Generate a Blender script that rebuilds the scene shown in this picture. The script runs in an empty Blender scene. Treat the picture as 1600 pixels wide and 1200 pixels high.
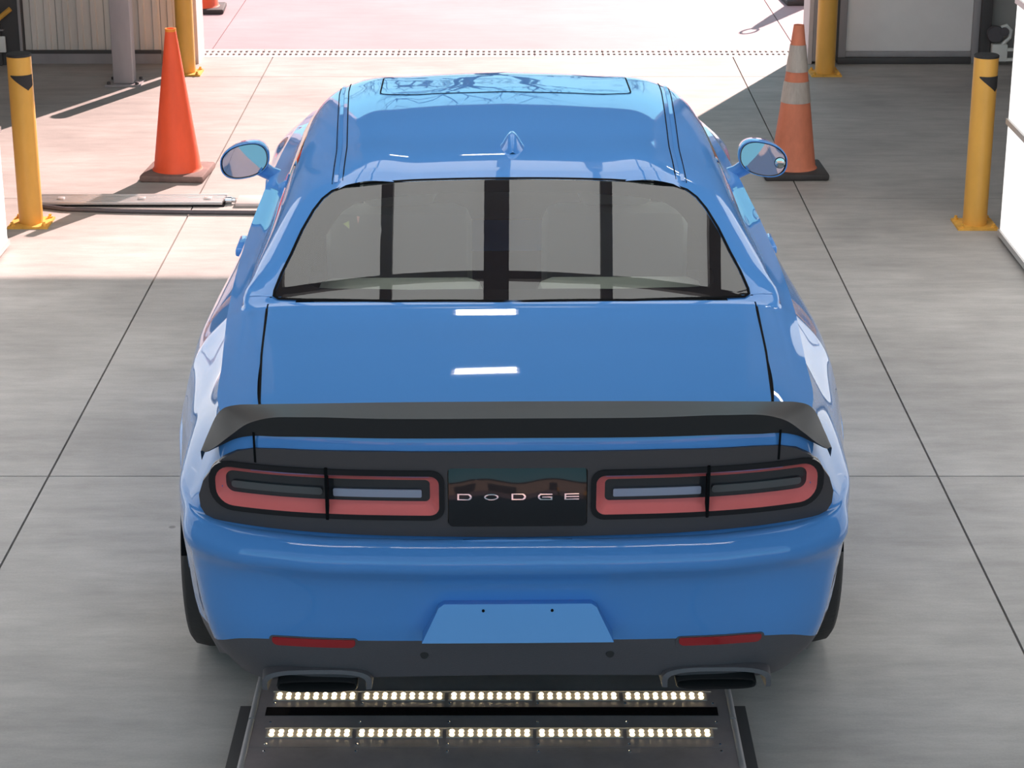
import bpy, bmesh, math, random
import numpy as np
from mathutils import Vector, Matrix
from mathutils.bvhtree import BVHTree
from mathutils.geometry import tessellate_polygon

scene = bpy.context.scene
col = scene.collection
R = math.radians

# ------------------------------------------------------------------ camera
cam_d = bpy.data.cameras.new('camera'); cam = bpy.data.objects.new('camera', cam_d); col.objects.link(cam)
cam.location = (0, 0, 3.0565); cam.rotation_euler = (R(90 - 19.507), 0, 0)
cam_d.sensor_width = 36; cam_d.lens = 3424 / 1600 * 36; cam_d.shift_x = -0.00125
cam_d.clip_start = 0.05; cam_d.clip_end = 500
scene.camera = cam
# ------------------------------------------------------------------ sky, sun, exposure
SUN_AZ, SUN_EL = 24.3, 31.0          # azimuth measured from +Y towards +X
w = bpy.data.worlds.new('sky'); scene.world = w; w.use_nodes = True
nt = w.node_tree; bg = nt.nodes['Background']
tcw = nt.nodes.new('ShaderNodeTexCoord'); sep = nt.nodes.new('ShaderNodeSeparateXYZ'); nt.links.new(tcw.outputs['Generated'], sep.inputs[0])
ramp = nt.nodes.new('ShaderNodeValToRGB'); nt.links.new(sep.outputs['Z'], ramp.inputs[0]); cr = ramp.color_ramp
cr.elements[0].position = 0.0; cr.elements[0].color = (0.62, 0.90, 1.0, 1)          # clear winter sky: pale horizon, deeper zenith
cr.elements[1].position = 1.0; cr.elements[1].color = (0.24, 0.29, 0.35, 1)
e_ = cr.elements.new(0.18); e_.color = (0.40, 0.85, 1.0, 1); e_ = cr.elements.new(0.5); e_.color = (0.33, 0.43, 0.53, 1)
nt.links.new(ramp.outputs[0], bg.inputs[0]); bg.inputs[1].default_value = 1.65
sd = bpy.data.lights.new('sun', 'SUN'); so = bpy.data.objects.new('sun', sd); col.objects.link(so)
sd.energy = 12.0; sd.angle = R(0.53); sd.color = (1.0, 0.72, 0.66)
ldir = Vector((-math.sin(R(SUN_AZ)) * math.cos(R(SUN_EL)), -math.cos(R(SUN_AZ)) * math.cos(R(SUN_EL)), -math.sin(R(SUN_EL))))
so.rotation_euler = ldir.to_track_quat('-Z', 'Y').to_euler(); so.location = (6, 30, 20)
vs = scene.view_settings
scene.display_settings.display_device = 'sRGB'
vs.view_transform = 'Standard'; vs.look = 'None'; vs.gamma = 1.0; vs.use_curve_mapping = False; vs.exposure = 0.0
CANOPY_E, SIDE_E = 1.5, 0.92           # radiance of the overhead light panels / side light panels

# ------------------------------------------------------------------ materials
MATS = {}
def mat(name, color, rough=0.5, metal=0.0, coat=0.0, spec=0.5, emit=None, es=0.0, noise=None, bump=None, trans=0.0, ior=1.45):
    if name in MATS: return MATS[name]
    m = bpy.data.materials.new(name); m.use_nodes = True; MATS[name] = m
    n = m.node_tree.nodes; l = m.node_tree.links; b = n['Principled BSDF']
    b.inputs['Base Color'].default_value = (*color, 1); b.inputs['Roughness'].default_value = rough
    b.inputs['Metallic'].default_value = metal; b.inputs['Coat Weight'].default_value = coat; b.inputs['Coat Roughness'].default_value = 0.02
    b.inputs['Specular IOR Level'].default_value = spec; b.inputs['IOR'].default_value = ior
    b.inputs['Transmission Weight'].default_value = trans
    if emit: b.inputs['Emission Color'].default_value = (*emit, 1); b.inputs['Emission Strength'].default_value = es
    if noise or bump:
        tc = n.new('ShaderNodeTexCoord')
    if noise:
        sc, amt, stretch = noise
        mp = n.new('ShaderNodeMapping'); mp.inputs['Scale'].default_value = stretch; l.new(tc.outputs['Object'], mp.inputs[0])
        t = n.new('ShaderNodeTexNoise'); t.inputs['Scale'].default_value = sc; t.inputs['Detail'].default_value = 6; t.inputs['Roughness'].default_value = 0.65
        l.new(mp.outputs[0], t.inputs[0])
        r = n.new('ShaderNodeValToRGB'); r.color_ramp.elements[0].position = 0.3; r.color_ramp.elements[1].position = 0.7
        r.color_ramp.elements[0].color = (*[c * (1 - amt) for c in color], 1); r.color_ramp.elements[1].color = (*[min(1, c * (1 + amt)) for c in color], 1)
        l.new(t.outputs['Fac'], r.inputs[0]); l.new(r.outputs[0], b.inputs['Base Color'])
    if bump:
        sc, st = bump
        t2 = n.new('ShaderNodeTexNoise'); t2.inputs['Scale'].default_value = sc; t2.inputs['Detail'].default_value = 4
        l.new(tc.outputs['Object'], t2.inputs[0])
        bp = n.new('ShaderNodeBump'); bp.inputs['Strength'].default_value = st; bp.inputs['Distance'].default_value = 0.01
        l.new(t2.outputs['Fac'], bp.inputs['Height']); l.new(bp.outputs[0], b.inputs['Normal'])
    return m

def concrete(name, color, big=0.20, fine=0.16, warm=(1, 1, 1), rough=0.62, spec=0.35):
    m = bpy.data.materials.new(name); m.use_nodes = True; MATS[name] = m
    n = m.node_tree.nodes; l = m.node_tree.links; b = n['Principled BSDF']
    g = n.new('ShaderNodeNewGeometry')
    def noise(scale, stretch, detail=6, rgh=0.6):
        mp = n.new('ShaderNodeMapping'); mp.inputs['Scale'].default_value = stretch; l.new(g.outputs['Position'], mp.inputs[0])
        t = n.new('ShaderNodeTexNoise'); t.inputs['Scale'].default_value = scale; t.inputs['Detail'].default_value = detail; t.inputs['Roughness'].default_value = rgh
        l.new(mp.outputs[0], t.inputs[0]); return t.outputs['Fac']
    def mrange(v, lo, hi):
        r = n.new('ShaderNodeMapRange'); r.inputs[1].default_value = 0.3; r.inputs[2].default_value = 0.7; r.inputs[3].default_value = lo; r.inputs[4].default_value = hi
        l.new(v, r.inputs[0]); return r.outputs[0]
    a = mrange(noise(0.9, (1, 1, 1), 5), 1 - big, 1 + big)
    c = mrange(noise(7, (0.35, 1.4, 1), 8, 0.7), 1 - fine, 1 + fine)
    d = mrange(noise(120, (1, 1, 1), 2), 0.96, 1.04)
    def mul(x, y):
        q = n.new('ShaderNodeMath'); q.operation = 'MULTIPLY'; l.new(x, q.inputs[0]); l.new(y, q.inputs[1]); return q.outputs[0]
    v = mul(mul(a, c), d)
    # small dark spots and scuffs
    vor = n.new('ShaderNodeTexVoronoi'); vor.inputs['Scale'].default_value = 1.3; l.new(g.outputs['Position'], vor.inputs['Vector'])
    sp = n.new('ShaderNodeMapRange'); sp.inputs[1].default_value = 0.012; sp.inputs[2].default_value = 0.02; sp.inputs[3].default_value = 0.55; sp.inputs[4].default_value = 1.0
    l.new(vor.outputs['Distance'], sp.inputs[0]); v = mul(v, sp.outputs[0])
    mx = n.new('ShaderNodeVectorMath'); mx.operation = 'SCALE'; mx.inputs[0].default_value = color; l.new(v, mx.inputs['Scale'])
    l.new(mx.outputs[0], b.inputs['Base Color'])
    b.inputs['Roughness'].default_value = rough; b.inputs['Specular IOR Level'].default_value = spec
    bp = n.new('ShaderNodeBump'); bp.inputs['Strength'].default_value = 0.12; bp.inputs['Distance'].default_value = 0.004
    l.new(noise(60, (1, 1, 1), 5), bp.inputs['Height']); l.new(bp.outputs[0], b.inputs['Normal'])
    return m

def thin_glass(name, tint, ior=1.55, rough=0.0):
    m = bpy.data.materials.new(name); m.use_nodes = True; MATS[name] = m
    n = m.node_tree.nodes; l = m.node_tree.links; n.remove(n['Principled BSDF'])
    o = n['Material Output']; f = n.new('ShaderNodeFresnel'); f.inputs[0].default_value = ior
    t = n.new('ShaderNodeBsdfTransparent'); t.inputs[0].default_value = (*tint, 1)
    g = n.new('ShaderNodeBsdfGlossy'); g.inputs['Roughness'].default_value = rough; g.inputs[0].default_value = (1, 1, 1, 1)
    x = n.new('ShaderNodeMixShader'); l.new(f.outputs[0], x.inputs[0]); l.new(t.outputs[0], x.inputs[1]); l.new(g.outputs[0], x.inputs[2])
    l.new(x.outputs[0], o.inputs[0]); return m

M_FLOOR = concrete('shop_concrete', (0.40, 0.375, 0.355))
M_APRON = concrete('apron_concrete', (0.42, 0.305, 0.322), 0.10, 0.06)
M_JOINT = mat('joint_filler', (0.10, 0.095, 0.09), 0.9)
PAINT = mat('blue_paint', (0.094, 0.288, 0.68), 0.5, 0.0, 1.0, 0.0)
BLK_GLOSS = mat('gloss_black', (0.016, 0.015, 0.018), 0.05, 0, 0.0, 0.4)
BLK_SATIN = mat('satin_black', (0.030, 0.028, 0.029), 0.42, 0, 0.0, 0.4)
BLK_MATTE = mat('dark_plastic', (0.105, 0.095, 0.105), 0.55, bump=(180, 0.15))
BLK_PANEL = mat('tail_panel_black', (0.075, 0.062, 0.066), 0.42)
SEAM = mat('seam_black', (0.006, 0.006, 0.007), 0.9, spec=0.1)
RUBBER = mat('tyre_rubber', (0.030, 0.028, 0.029), 0.75, bump=(60, 0.2))
RED = mat('red_lens', (0.95, 0.22, 0.21), 0.22, 0, 0.5)
REDREF = mat('red_reflector', (0.42, 0.02, 0.025), 0.15, 0, 0.6)
SMOKE = mat('smoked_lens', (0.035, 0.036, 0.042), 0.12, 0.2, 0.6)
REVERSE = mat('reverse_lens', (0.36, 0.38, 0.50), 0.18, 0.1, 0.6)
CHROME = mat('chrome', (0.82, 0.83, 0.86), 0.08, 1.0)
ALLOY = mat('alloy_dark', (0.12, 0.12, 0.125), 0.35, 0.9)
GLASS = thin_glass('rear_glass', (0.86, 0.92, 0.88), 1.84)
SGLASS = thin_glass('side_glass', (0.45, 0.48, 0.46))
FRIT = mat('glass_frit', (0.012, 0.012, 0.012), 0.9, spec=0.0)
MIRROR = mat('mirror_glass', (0.50, 0.54, 0.52), 0.02, 1.0)
INTERIOR = mat('interior_cloth', (0.62, 0.63, 0.58), 0.9, spec=0.1)
INTDARK = mat('interior_dark', (0.12, 0.115, 0.11), 0.9, spec=0.1)
YEL = mat('yellow_paint', (0.78, 0.40, 0.075), 0.42, noise=(4, 0.10, (1, 1, 0.5)))
YELB = mat('yellow_base_paint', (0.80, 0.42, 0.07), 0.6, noise=(14, 0.25, (1, 1, 1)))
ORANGE = mat('orange_vinyl', (0.86, 0.105, 0.035), 0.5, noise=(6, 0.10, (1, 1, 0.4)))
ORANGEF = mat('faded_orange_vinyl', (0.62, 0.19, 0.105), 0.6, noise=(9, 0.16, (1, 1, 0.5)))
COLLAR = mat('reflective_collar', (0.42, 0.36, 0.32), 0.45, noise=(22, 0.22, (1, 1, 0.25)))
CONEBASE = mat('cone_base_rubber', (0.045, 0.040, 0.040), 0.7, noise=(9, 0.2, (1, 1, 1)))
CONEBASE2 = mat('cone_base_sunlit_tint', (0.20, 0.13, 0.115), 0.8, noise=(12, 0.25, (1, 1, 1)))  # rubber base with the pink of the sunlight painted into its colour
STEEL = mat('grey_steel', (0.36, 0.335, 0.345), 0.5, noise=(5, 0.10, (1, 1, 0.3)))
DSTEEL = mat('dark_steel', (0.075, 0.07, 0.072), 0.55)
BARM = mat('canopy_bar_grey', (0.30, 0.27, 0.28), 0.6)
ALU = mat('aluminium', (0.60, 0.58, 0.57), 0.4, 0.5)
JAMB = mat('jamb_paint', (0.60, 0.53, 0.52), 0.5)
SHEET = mat('wall_sheet_metal', (0.76, 0.69, 0.63), 0.5, noise=(3, 0.10, (1, 1, 0.15)))
WALLC = mat('insulated_wall', (0.30, 0.285, 0.275), 0.8, noise=(2, 0.08, (1, 1, 1)))
WALLD = mat('darkened_liner', (0.10, 0.10, 0.105), 0.85)  # header wall with shade put into its colour, dims its reflection in the car
CEIL = mat('ceiling_liner', (0.12, 0.12, 0.125), 0.85)
WDOOR = mat('white_door_panel', (0.92, 0.86, 0.85), 0.55, noise=(2, 0.05, (1, 1, 1)))
LIGHTP = mat('light_panel', (0.85, 0.85, 0.84), 0.5, emit=(1.0, 0.975, 0.95), es=SIDE_E)
CANOPYP = mat('canopy_panel', (0.85, 0.85, 0.84), 0.5, emit=(1.0, 1.0, 0.955), es=CANOPY_E)
LED = mat('led', (1, 0.95, 0.8), 0.4, emit=(1.0, 0.80, 0.46), es=16.0)
TUBE = mat('light_tube', (1, 1, 1), 0.4, emit=(1.0, 0.95, 0.92), es=14.0)
LEDBACK = mat('led_backing', (0.42, 0.38, 0.36), 0.35, 0.3)
DECKPL = mat('scanner_plate', (0.34, 0.28, 0.28), 0.42, 0.2, noise=(5, 0.18, (1, 1, 1)))
SLOT = mat('scanner_window', (0.012, 0.010, 0.012), 0.08)
WHITE = mat('white_plastic', (0.78, 0.77, 0.74), 0.5)
BARK = mat('bark', (0.075, 0.055, 0.045), 0.9)
TAN = mat('tan_stucco', (0.42, 0.33, 0.27), 0.9)
GRATE = mat('grate_metal', (0.62, 0.55, 0.53), 0.55, 0.2)
PIT = mat('drain_pit', (0.02, 0.018, 0.018), 0.9)

PINKS = mat('pink_sticker', (0.62, 0.30, 0.27), 0.5)
YELS = mat('lime_sticker', (0.42, 0.50, 0.16), 0.5)

# ------------------------------------------------------------------ helpers
def tag(o, label=None, cat=None, group=None, kind=None):
    if label: o['label'] = label
    if cat: o['category'] = cat
    if group: o['group'] = group
    if kind: o['kind'] = kind
    return o
def empty(name, loc=(0, 0, 0), rz=0.0, parent=None):
    o = bpy.data.objects.new(name, None); col.objects.link(o); o.location = loc; o.rotation_euler = (0, 0, rz); o.empty_display_size = 0.1
    if parent: o.parent = parent
    return o
def mesh_obj(name, verts, faces, m, parent=None, smooth=False, sharp=None):
    me = bpy.data.meshes.new(name); me.from_pydata([tuple(map(float, v)) for v in verts], [], [tuple(int(i) for i in f) for f in faces]); me.update()
    o = bpy.data.objects.new(name, me); col.objects.link(o)
    if m: me.materials.append(m)
    if smooth: me.polygons.foreach_set('use_smooth', [True] * len(me.polygons))
    if sharp is not None: me.set_sharp_from_angle(angle=R(sharp))
    if parent: o.parent = parent
    return o
class MB:
    def __init__(s): s.v = []; s.f = []
    def add(s, v, f):
        k = len(s.v); s.v += [tuple(p) for p in v]; s.f += [tuple(i + k for i in q) for q in f]; return s
    def box(s, x0, x1, y0, y1, z0, z1, bev=0.0):
        if bev <= 0:
            v = [(x, y, z) for z in (z0, z1) for y in (y0, y1) for x in (x0, x1)]
            return s.add(v, [(0, 2, 3, 1), (4, 5, 7, 6), (0, 1, 5, 4), (2, 6, 7, 3), (0, 4, 6, 2), (1, 3, 7, 5)])
        bm = bmesh.new(); bmesh.ops.create_cube(bm, size=1)
        for q in bm.verts: q.co = Vector(((x0 + x1) / 2 + q.co.x * (x1 - x0), (y0 + y1) / 2 + q.co.y * (y1 - y0), (z0 + z1) / 2 + q.co.z * (z1 - z0)))
        bmesh.ops.bevel(bm, geom=list(bm.edges), offset=bev, segments=2, affect='EDGES', profile=0.5)
        s.bm(bm); return s
    def bm(s, bm):
        bm.verts.index_update(); s.add([tuple(v.co) for v in bm.verts], [tuple(v.index for v in f.verts) for f in bm.faces]); bm.free(); return s
    def lathe(s, prof, c=(0, 0, 0), n=32, axis='z', cap=True):
        v = []; f = []
        for r, h in prof:
            for i in range(n):
                a = 2 * math.pi * i / n; p = (r * math.cos(a), r * math.sin(a), h)
                if axis == 'x': p = (p[2], p[0], p[1])
                if axis == 'y': p = (p[0], p[2], p[1])
                v.append((p[0] + c[0], p[1] + c[1], p[2] + c[2]))
        for j in range(len(prof) - 1):
            for i in range(n):
                a, b = j * n + i, j * n + (i + 1) % n
                f.append((a, b, b + n, a + n) if axis != 'y' else (b, a, a + n, b + n))
        if cap:
            for j, rev in ((0, True), (len(prof) - 1, False)):
                if prof[j][0] > 1e-6:
                    q = [j * n + i for i in range(n)]; f.append(tuple(q[::-1] if rev else q))
        return s.add(v, f)
    def tube(s, pts, r, n=8, cap=True):
        pts = [Vector(p) for p in pts]; rs = r if isinstance(r, (list, tuple)) else [r] * len(pts); v = []; f = []
        up = None
        for i, p in enumerate(pts):
            d = (pts[min(i + 1, len(pts) - 1)] - pts[max(i - 1, 0)]).normalized()
            if up is None: up = Vector((0, 0, 1)) if abs(d.z) < 0.9 else Vector((1, 0, 0))
            a = d.cross(up).normalized(); b = a.cross(d).normalized(); up = b
            for k in range(n):
                t = 2 * math.pi * k / n; v.append(tuple(p + rs[i] * (math.cos(t) * a + math.sin(t) * b)))
        for i in range(len(pts) - 1):
            for k in range(n):
                q, w_ = i * n + k, i * n + (k + 1) % n; f.append((q, w_, w_ + n, q + n))
        if cap: f.append(tuple(range(n))[::-1]); f.append(tuple((len(pts) - 1) * n + k for k in range(n)))
        return s.add(v, f)
    def build(s, name, m, parent=None, smooth=False, sharp=None): return mesh_obj(name, s.v, s.f, m, parent, smooth, sharp)
def box(name, m, b, parent=None, bev=0.0):
    return MB().box(*b, bev).build(name, m, parent, bev > 0, 35 if bev > 0 else None)
def copy_tree(o, parent=None):
    c = o.copy(); col.objects.link(c)
    if parent: c.parent = parent
    for ch in list(o.children): copy_tree(ch, c)
    return c

# ------------------------------------------------------------------ the setting: floor slabs
floor = box('floor', M_JOINT, (-5.2, 5.2, -4.2, 15.70, -0.30, -0.014)); tag(floor, 'grey concrete workshop floor with saw-cut joints', 'floor', kind='structure')
g = 0.004
xs = [-5.2, -1.735, 1.585, 5.2]; ys = [-4.2, -0.5, 3.55, 7.597, 11.68, 14.99, 15.70]
for i in range(3):
    for j in range(6):
        box('floor_slab', M_FLOOR, (xs[i] + g, xs[i + 1] - g, ys[j] + g, ys[j + 1] - g, -0.02, 0.0), floor)
apron = box('ground_front', M_JOINT, (-30, 30, 16.0, 62, -0.30, -0.014)); tag(apron, 'pale sunlit concrete apron outside the drive-through door', 'ground', kind='structure')
xa = [-30, -12.3, -8.9, -5.5, -2.21, 2.075, 5.4, 8.8, 12.2, 30]; ya = [16.0, 21.5, 27, 34, 44, 62]
for i in range(9):
    for j in range(5):
        box('apron_slab', M_APRON, (xa[i] + g, xa[i + 1] - g, ya[j] + g, ya[j + 1] - g, -0.02, 0.0), apron)
back = box('ground_back', M_APRON, (-30, 30, -60, -4.21, -0.30, -0.004)); tag(back, 'concrete yard behind the workshop', 'ground', kind='structure')
# drain channel under the grate
pit = MB().box(-5.2, 5.2, 15.70, 16.0, -0.30, -0.16).box(-5.2, 5.2, 15.70, 15.712, -0.16, -0.005).box(-5.2, 5.2, 15.988, 16.0, -0.16, -0.005).build('floor_drain_channel', PIT)
tag(pit, 'dark trench under the slotted drain grate', 'drain channel', kind='structure')
gr = empty('drain_grate', (0, 15.85, 0)); tag(gr, 'slotted metal trench drain grate across the doorway threshold', 'drain grate')
def grate_section(x0, x1):
    m = MB(); zt, zb = -0.001, -0.022
    for y0, y1 in ((-0.135, -0.085), (-0.018, 0.018), (0.085, 0.135)): m.box(x0 + 0.002, x1 - 0.002, y0, y1, zb, zt)
    n = int(round((x1 - x0) / 0.0425)); p = (x1 - x0) / n
    for k in range(n):
        xx = x0 + k * p
        m.box(xx + p * 0.24, xx + p * 0.76, -0.085, -0.018, zb, zt - 0.001); m.box(xx + p * 0.24, xx + p * 0.76, 0.018, 0.085, zb, zt - 0.001)
    m.build('grate_section', GRATE, gr)
for k in range(9): grate_section(-2.32 + k * 0.495, -2.32 + (k + 1) * 0.495)
box('frame_rail', GRATE, (-2.33, 2.15, -0.15, -0.136, -0.05, 0.0), gr); box('frame_rail', GRATE, (-2.33, 2.15, 0.136, 0.15, -0.05, 0.0), gr)

# walls ------------------------------------------------------------
DZ, CZ, WY = 3.65, 5.6, 15.50
JL, JR = -2.235, 2.09
def struct(name, m, b, label):
    o = box(name, m, b); tag(o, label, 'wall', kind='structure'); return o
wfl = struct('wall_front_left', WALLC, (-5.4, JL - 0.036, WY, WY + 0.22, 0, CZ), 'front wall left of the vehicle door')
wfr = struct('wall_front_right', WALLC, (JR + 0.031, 5.4, WY, WY + 0.22, 0, CZ), 'front wall right of the vehicle door')
struct('wall_front_header', WALLD, (JL - 0.036, JR + 0.031, WY, WY + 0.22, DZ, CZ), 'wall above the vehicle door')
struct('wall_left', WALLC, (-5.4, -5.2, 0.5, WY, 0, CZ), 'left workshop wall')
struct('wall_right', WALLC, (5.2, 5.4, 0.5, WY, 0, CZ), 'right workshop wall')
ceil = box('ceiling', CEIL, (-5.4, 5.4, 0.5, WY + 0.22, CZ, CZ + 0.15)); tag(ceil, 'pale workshop ceiling liner', 'ceiling', kind='structure')
for k, y in enumerate((2.2, 4, 6, 9, 12, 15)):
    box('purlin', DSTEEL, (-5.2, 5.2, y - 0.06, y + 0.06, CZ - 0.2, CZ), ceil)
# ribbed metal sheets on the inside of the left front wall
def ribbed(x0, x1, parent):
    prof = []; p = 0.098; x = x0
    while x < x1 - 1e-6:
        for dx, d in ((0, 0), (0.045, 0), (0.052, 0.018), (0.085, 0.018), (0.092, 0)):
            if x + dx < x1: prof.append((x + dx, d))
        x += p
    prof.append((x1, 0)); v = []; f = []
    for z in (0.085, CZ):
        for px, d in prof: v.append((px, WY - 0.012 - d, z))
    n = len(prof)
    for i in range(n - 1): f.append((i, i + 1, n + i + 1, n + i))
    mesh_obj('wall_sheet', v, f, SHEET, parent)
for a, b in ((-5.2, -4.49), (-4.486, -3.98), (-3.976, -3.47), (-3.466, -3.24), (-3.236, -2.90), (-2.896, -2.50), (-2.496, -2.30)): ribbed(a, b, wfl)
t1 = box('trim_1', STEEL, (-3.48, -2.50, WY - 0.05, WY - 0.004, 0.0, 0.085)); tag(t1, 'grey steel sill along the foot of the ribbed wall', 'sill', kind='structure')
box('sill_cap', DSTEEL, (-3.48, -2.50, WY - 0.055, WY - 0.03, 0.072, 0.095), t1)
t2 = box('trim_2', DSTEEL, (-3.62, -3.47, WY - 0.10, WY - 0.004, 0, 3.6)); tag(t2, 'dark steel post beside the ribbed wall', 'post', kind='structure')
box('post_edge', STEEL, (-3.485, -3.468, WY - 0.11, WY - 0.09, 0, 3.6), t2)
# door jambs
jl = box('trim_3', JAMB, (JL - 0.035, JL, WY - 0.06, WY + 0.26, 0, DZ)); tag(jl, 'pale metal jamb on the sunny side of the vehicle door', 'door jamb', kind='structure')
box('door_track', STEEL, (JL - 0.11, JL - 0.045, WY - 0.07, WY - 0.002, 0.02, DZ), jl); box('track_edge', YEL, (JL - 0.062, JL - 0.04, WY - 0.085, WY - 0.07, 0.02, DZ), jl)
jr = box('trim_4', JAMB, (JR, JR + 0.03, WY - 0.06, WY + 0.26, 0, DZ)); tag(jr, 'pale metal jamb of the vehicle door beside the white door panel', 'door jamb', kind='structure')
box('door_track', STEEL, (JR + 0.032, JR + 0.075, WY - 0.07, WY - 0.002, 0.02, DZ), jr); box('door_track', STEEL, (JR + 0.085, JR + 0.12, WY - 0.085, WY - 0.002, 0.02, DZ), jr)
box('track_slot', DSTEEL, (JR + 0.19, JR + 0.215, WY - 0.05, WY - 0.002, 0.02, DZ), jr)
# right white panel door
d1 = empty('door_1', (0, 0, 0)); tag(d1, 'plain pale panel door in a grey steel frame', 'door', kind='structure')
box('door_leaf', WDOOR, (2.36, 3.25, WY - 0.03, WY - 0.004, 0.085, 2.6), d1, 0.006)
box('frame_post', STEEL, (2.305, 2.36, WY - 0.05, WY - 0.004, 0, 2.66), d1, 0.006); box('frame_post', STEEL, (3.25, 3.30, WY - 0.05, WY - 0.004, 0, 2.66), d1, 0.006)
box('frame_post', DSTEEL, (3.30, 3.375, WY - 0.09, WY - 0.004, 0, 2.66), d1, 0.006); box('frame_head', STEEL, (2.36, 3.25, WY - 0.05, WY - 0.004, 2.6, 2.66), d1, 0.006)
box('threshold', DSTEEL, (2.30, 3.25, WY - 0.07, WY - 0.004, 0.0, 0.045), d1, 0.006); box('kick_rail', STEEL, (2.36, 3.25, WY - 0.045, WY - 0.004, 0.045, 0.085), d1, 0.006)
# steel column with base plate
cl = empty('steel_column', (-2.645, 14.76, 0)); tag(cl, 'grey square steel column in front of the ribbed metal wall', 'column')
box('shaft', STEEL, (-0.068, 0.068, -0.068, 0.068, 0.012, CZ), cl, 0.008); box('base_plate', STEEL, (-0.12, 0.12, -0.11, 0.11, 0, 0.012), cl)
for sx in (-0.095, 0.095):
    for sy in (-0.085, 0.085): MB().lathe([(0.013, 0.012), (0.013, 0.026), (0.009, 0.03)], (sx, sy, 0), 8).build('anchor_bolt', DSTEEL, cl)

# overhead light canopy --------------------------------------------
CZ0, CY0, CY1 = 4.15, 5.2, 11.4
cn = empty('light_canopy', (0, 0, CZ0)); tag(cn, 'overhead canopy of white light panels in dark bars above the car', 'light canopy')
barx = [-2.45, -1.39, -0.73, -0.07, 0.59, 1.25, 2.40]; bw = [0.06, 0.035, 0.035, 0.075, 0.035, 0.035, 0.06]
for x, b_ in zip(barx, bw): box('canopy_bar', BARM, (x - b_, x + b_, CY0, CY1, -0.06, 0.04), cn)
for y in (CY0, 6.2, 7.32, CY1): box('cross_bar', BARM, (-2.5, 2.45, y - 0.03, y + 0.03, -0.055, 0.045), cn)
for i in range(6):
    for y0, y1 in ((CY0, 6.2), (6.2, 7.32), (7.32, CY1)): box('light_panel', CANOPYP, (barx[i] + bw[i], barx[i + 1] - bw[i + 1], y0 + 0.03, y1 - 0.03, 0.0, 0.02), cn)
for x in (-2.4, 2.35):
    for y in (CY0 + 0.3, CY1 - 0.3): box('hanger_rod', DSTEEL, (x - 0.01, x + 0.01, y - 0.01, y + 0.01, 0.04, CZ - CZ0), cn)
# twin tube fixtures on the ceiling
def fixture(x, y, z, L, label):
    e = empty('tube_light', (x, y, z)); tag(e, label, 'ceiling light')
    box('housing', WHITE, (-L / 2 - 0.03, L / 2 + 0.03, -0.14, 0.14, 0.0, 0.05), e)
    for dy in (-0.075, 0.075): MB().lathe([(0.016, -L / 2), (0.016, L / 2)], (0, dy, -0.02), 10, 'x').build('tube', TUBE, e, True, 40)
    box('hanger_rod', DSTEEL, (-0.01, 0.01, -0.01, 0.01, 0.05, CZ - z), e)
    return e

# side light panels ------------------------------------------------
def light_wall(X, s, y1, label):
    e = empty('light_wall', (X, 0, 0)); tag(e, label, 'light panel')
    y0 = 5.6; zs = [0.03, 0.61, 1.22, 1.83, 2.44]; ny = 3; dy = (y1 - y0) / ny
    for j in range(ny):
        for i in range(4):
            box('light_panel', LIGHTP, (min(0, s * 0.03), max(0, s * 0.03), y0 + j * dy + 0.004, y0 + (j + 1) * dy - 0.004, zs[i] + 0.018, zs[i + 1] - 0.012), e)
    a, b = (min(-s * 0.012, s * 0.05), max(-s * 0.012, s * 0.05))
    for z in zs: box('rail', ALU, (a, b, y0, y1, z - 0.012, z + 0.018), e)
    for j in range(ny + 1): 
        y = y0 + j * dy; box('post', ALU, (min(s*0.031, s * 0.07), max(s*0.031, s * 0.07), y - 0.015, y + 0.015, 0.0, 2.46), e)
    return e
light_wall(2.50, 1, 10.88, 'tall white light panel wall behind the grey-stained bollard')
light_wall(-2.56, -1, 10.70, 'tall white light panel wall beside the sunlit bollard')

# ------------------------------------------------------------------ THE CAR
car = empty('car', (0.012, 5.104, 0), 0.0155)
tag(car, 'bright blue coupe with black rear spoiler, seen from behind', 'car')

def bow(x):
    q = np.abs(x) / 0.74; return 0.02 * q ** 2 + 0.06 * q ** 4
def yP(x, z): return 0.045 + 0.03 * (1.058 - z) / 0.25 + bow(x)

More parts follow.
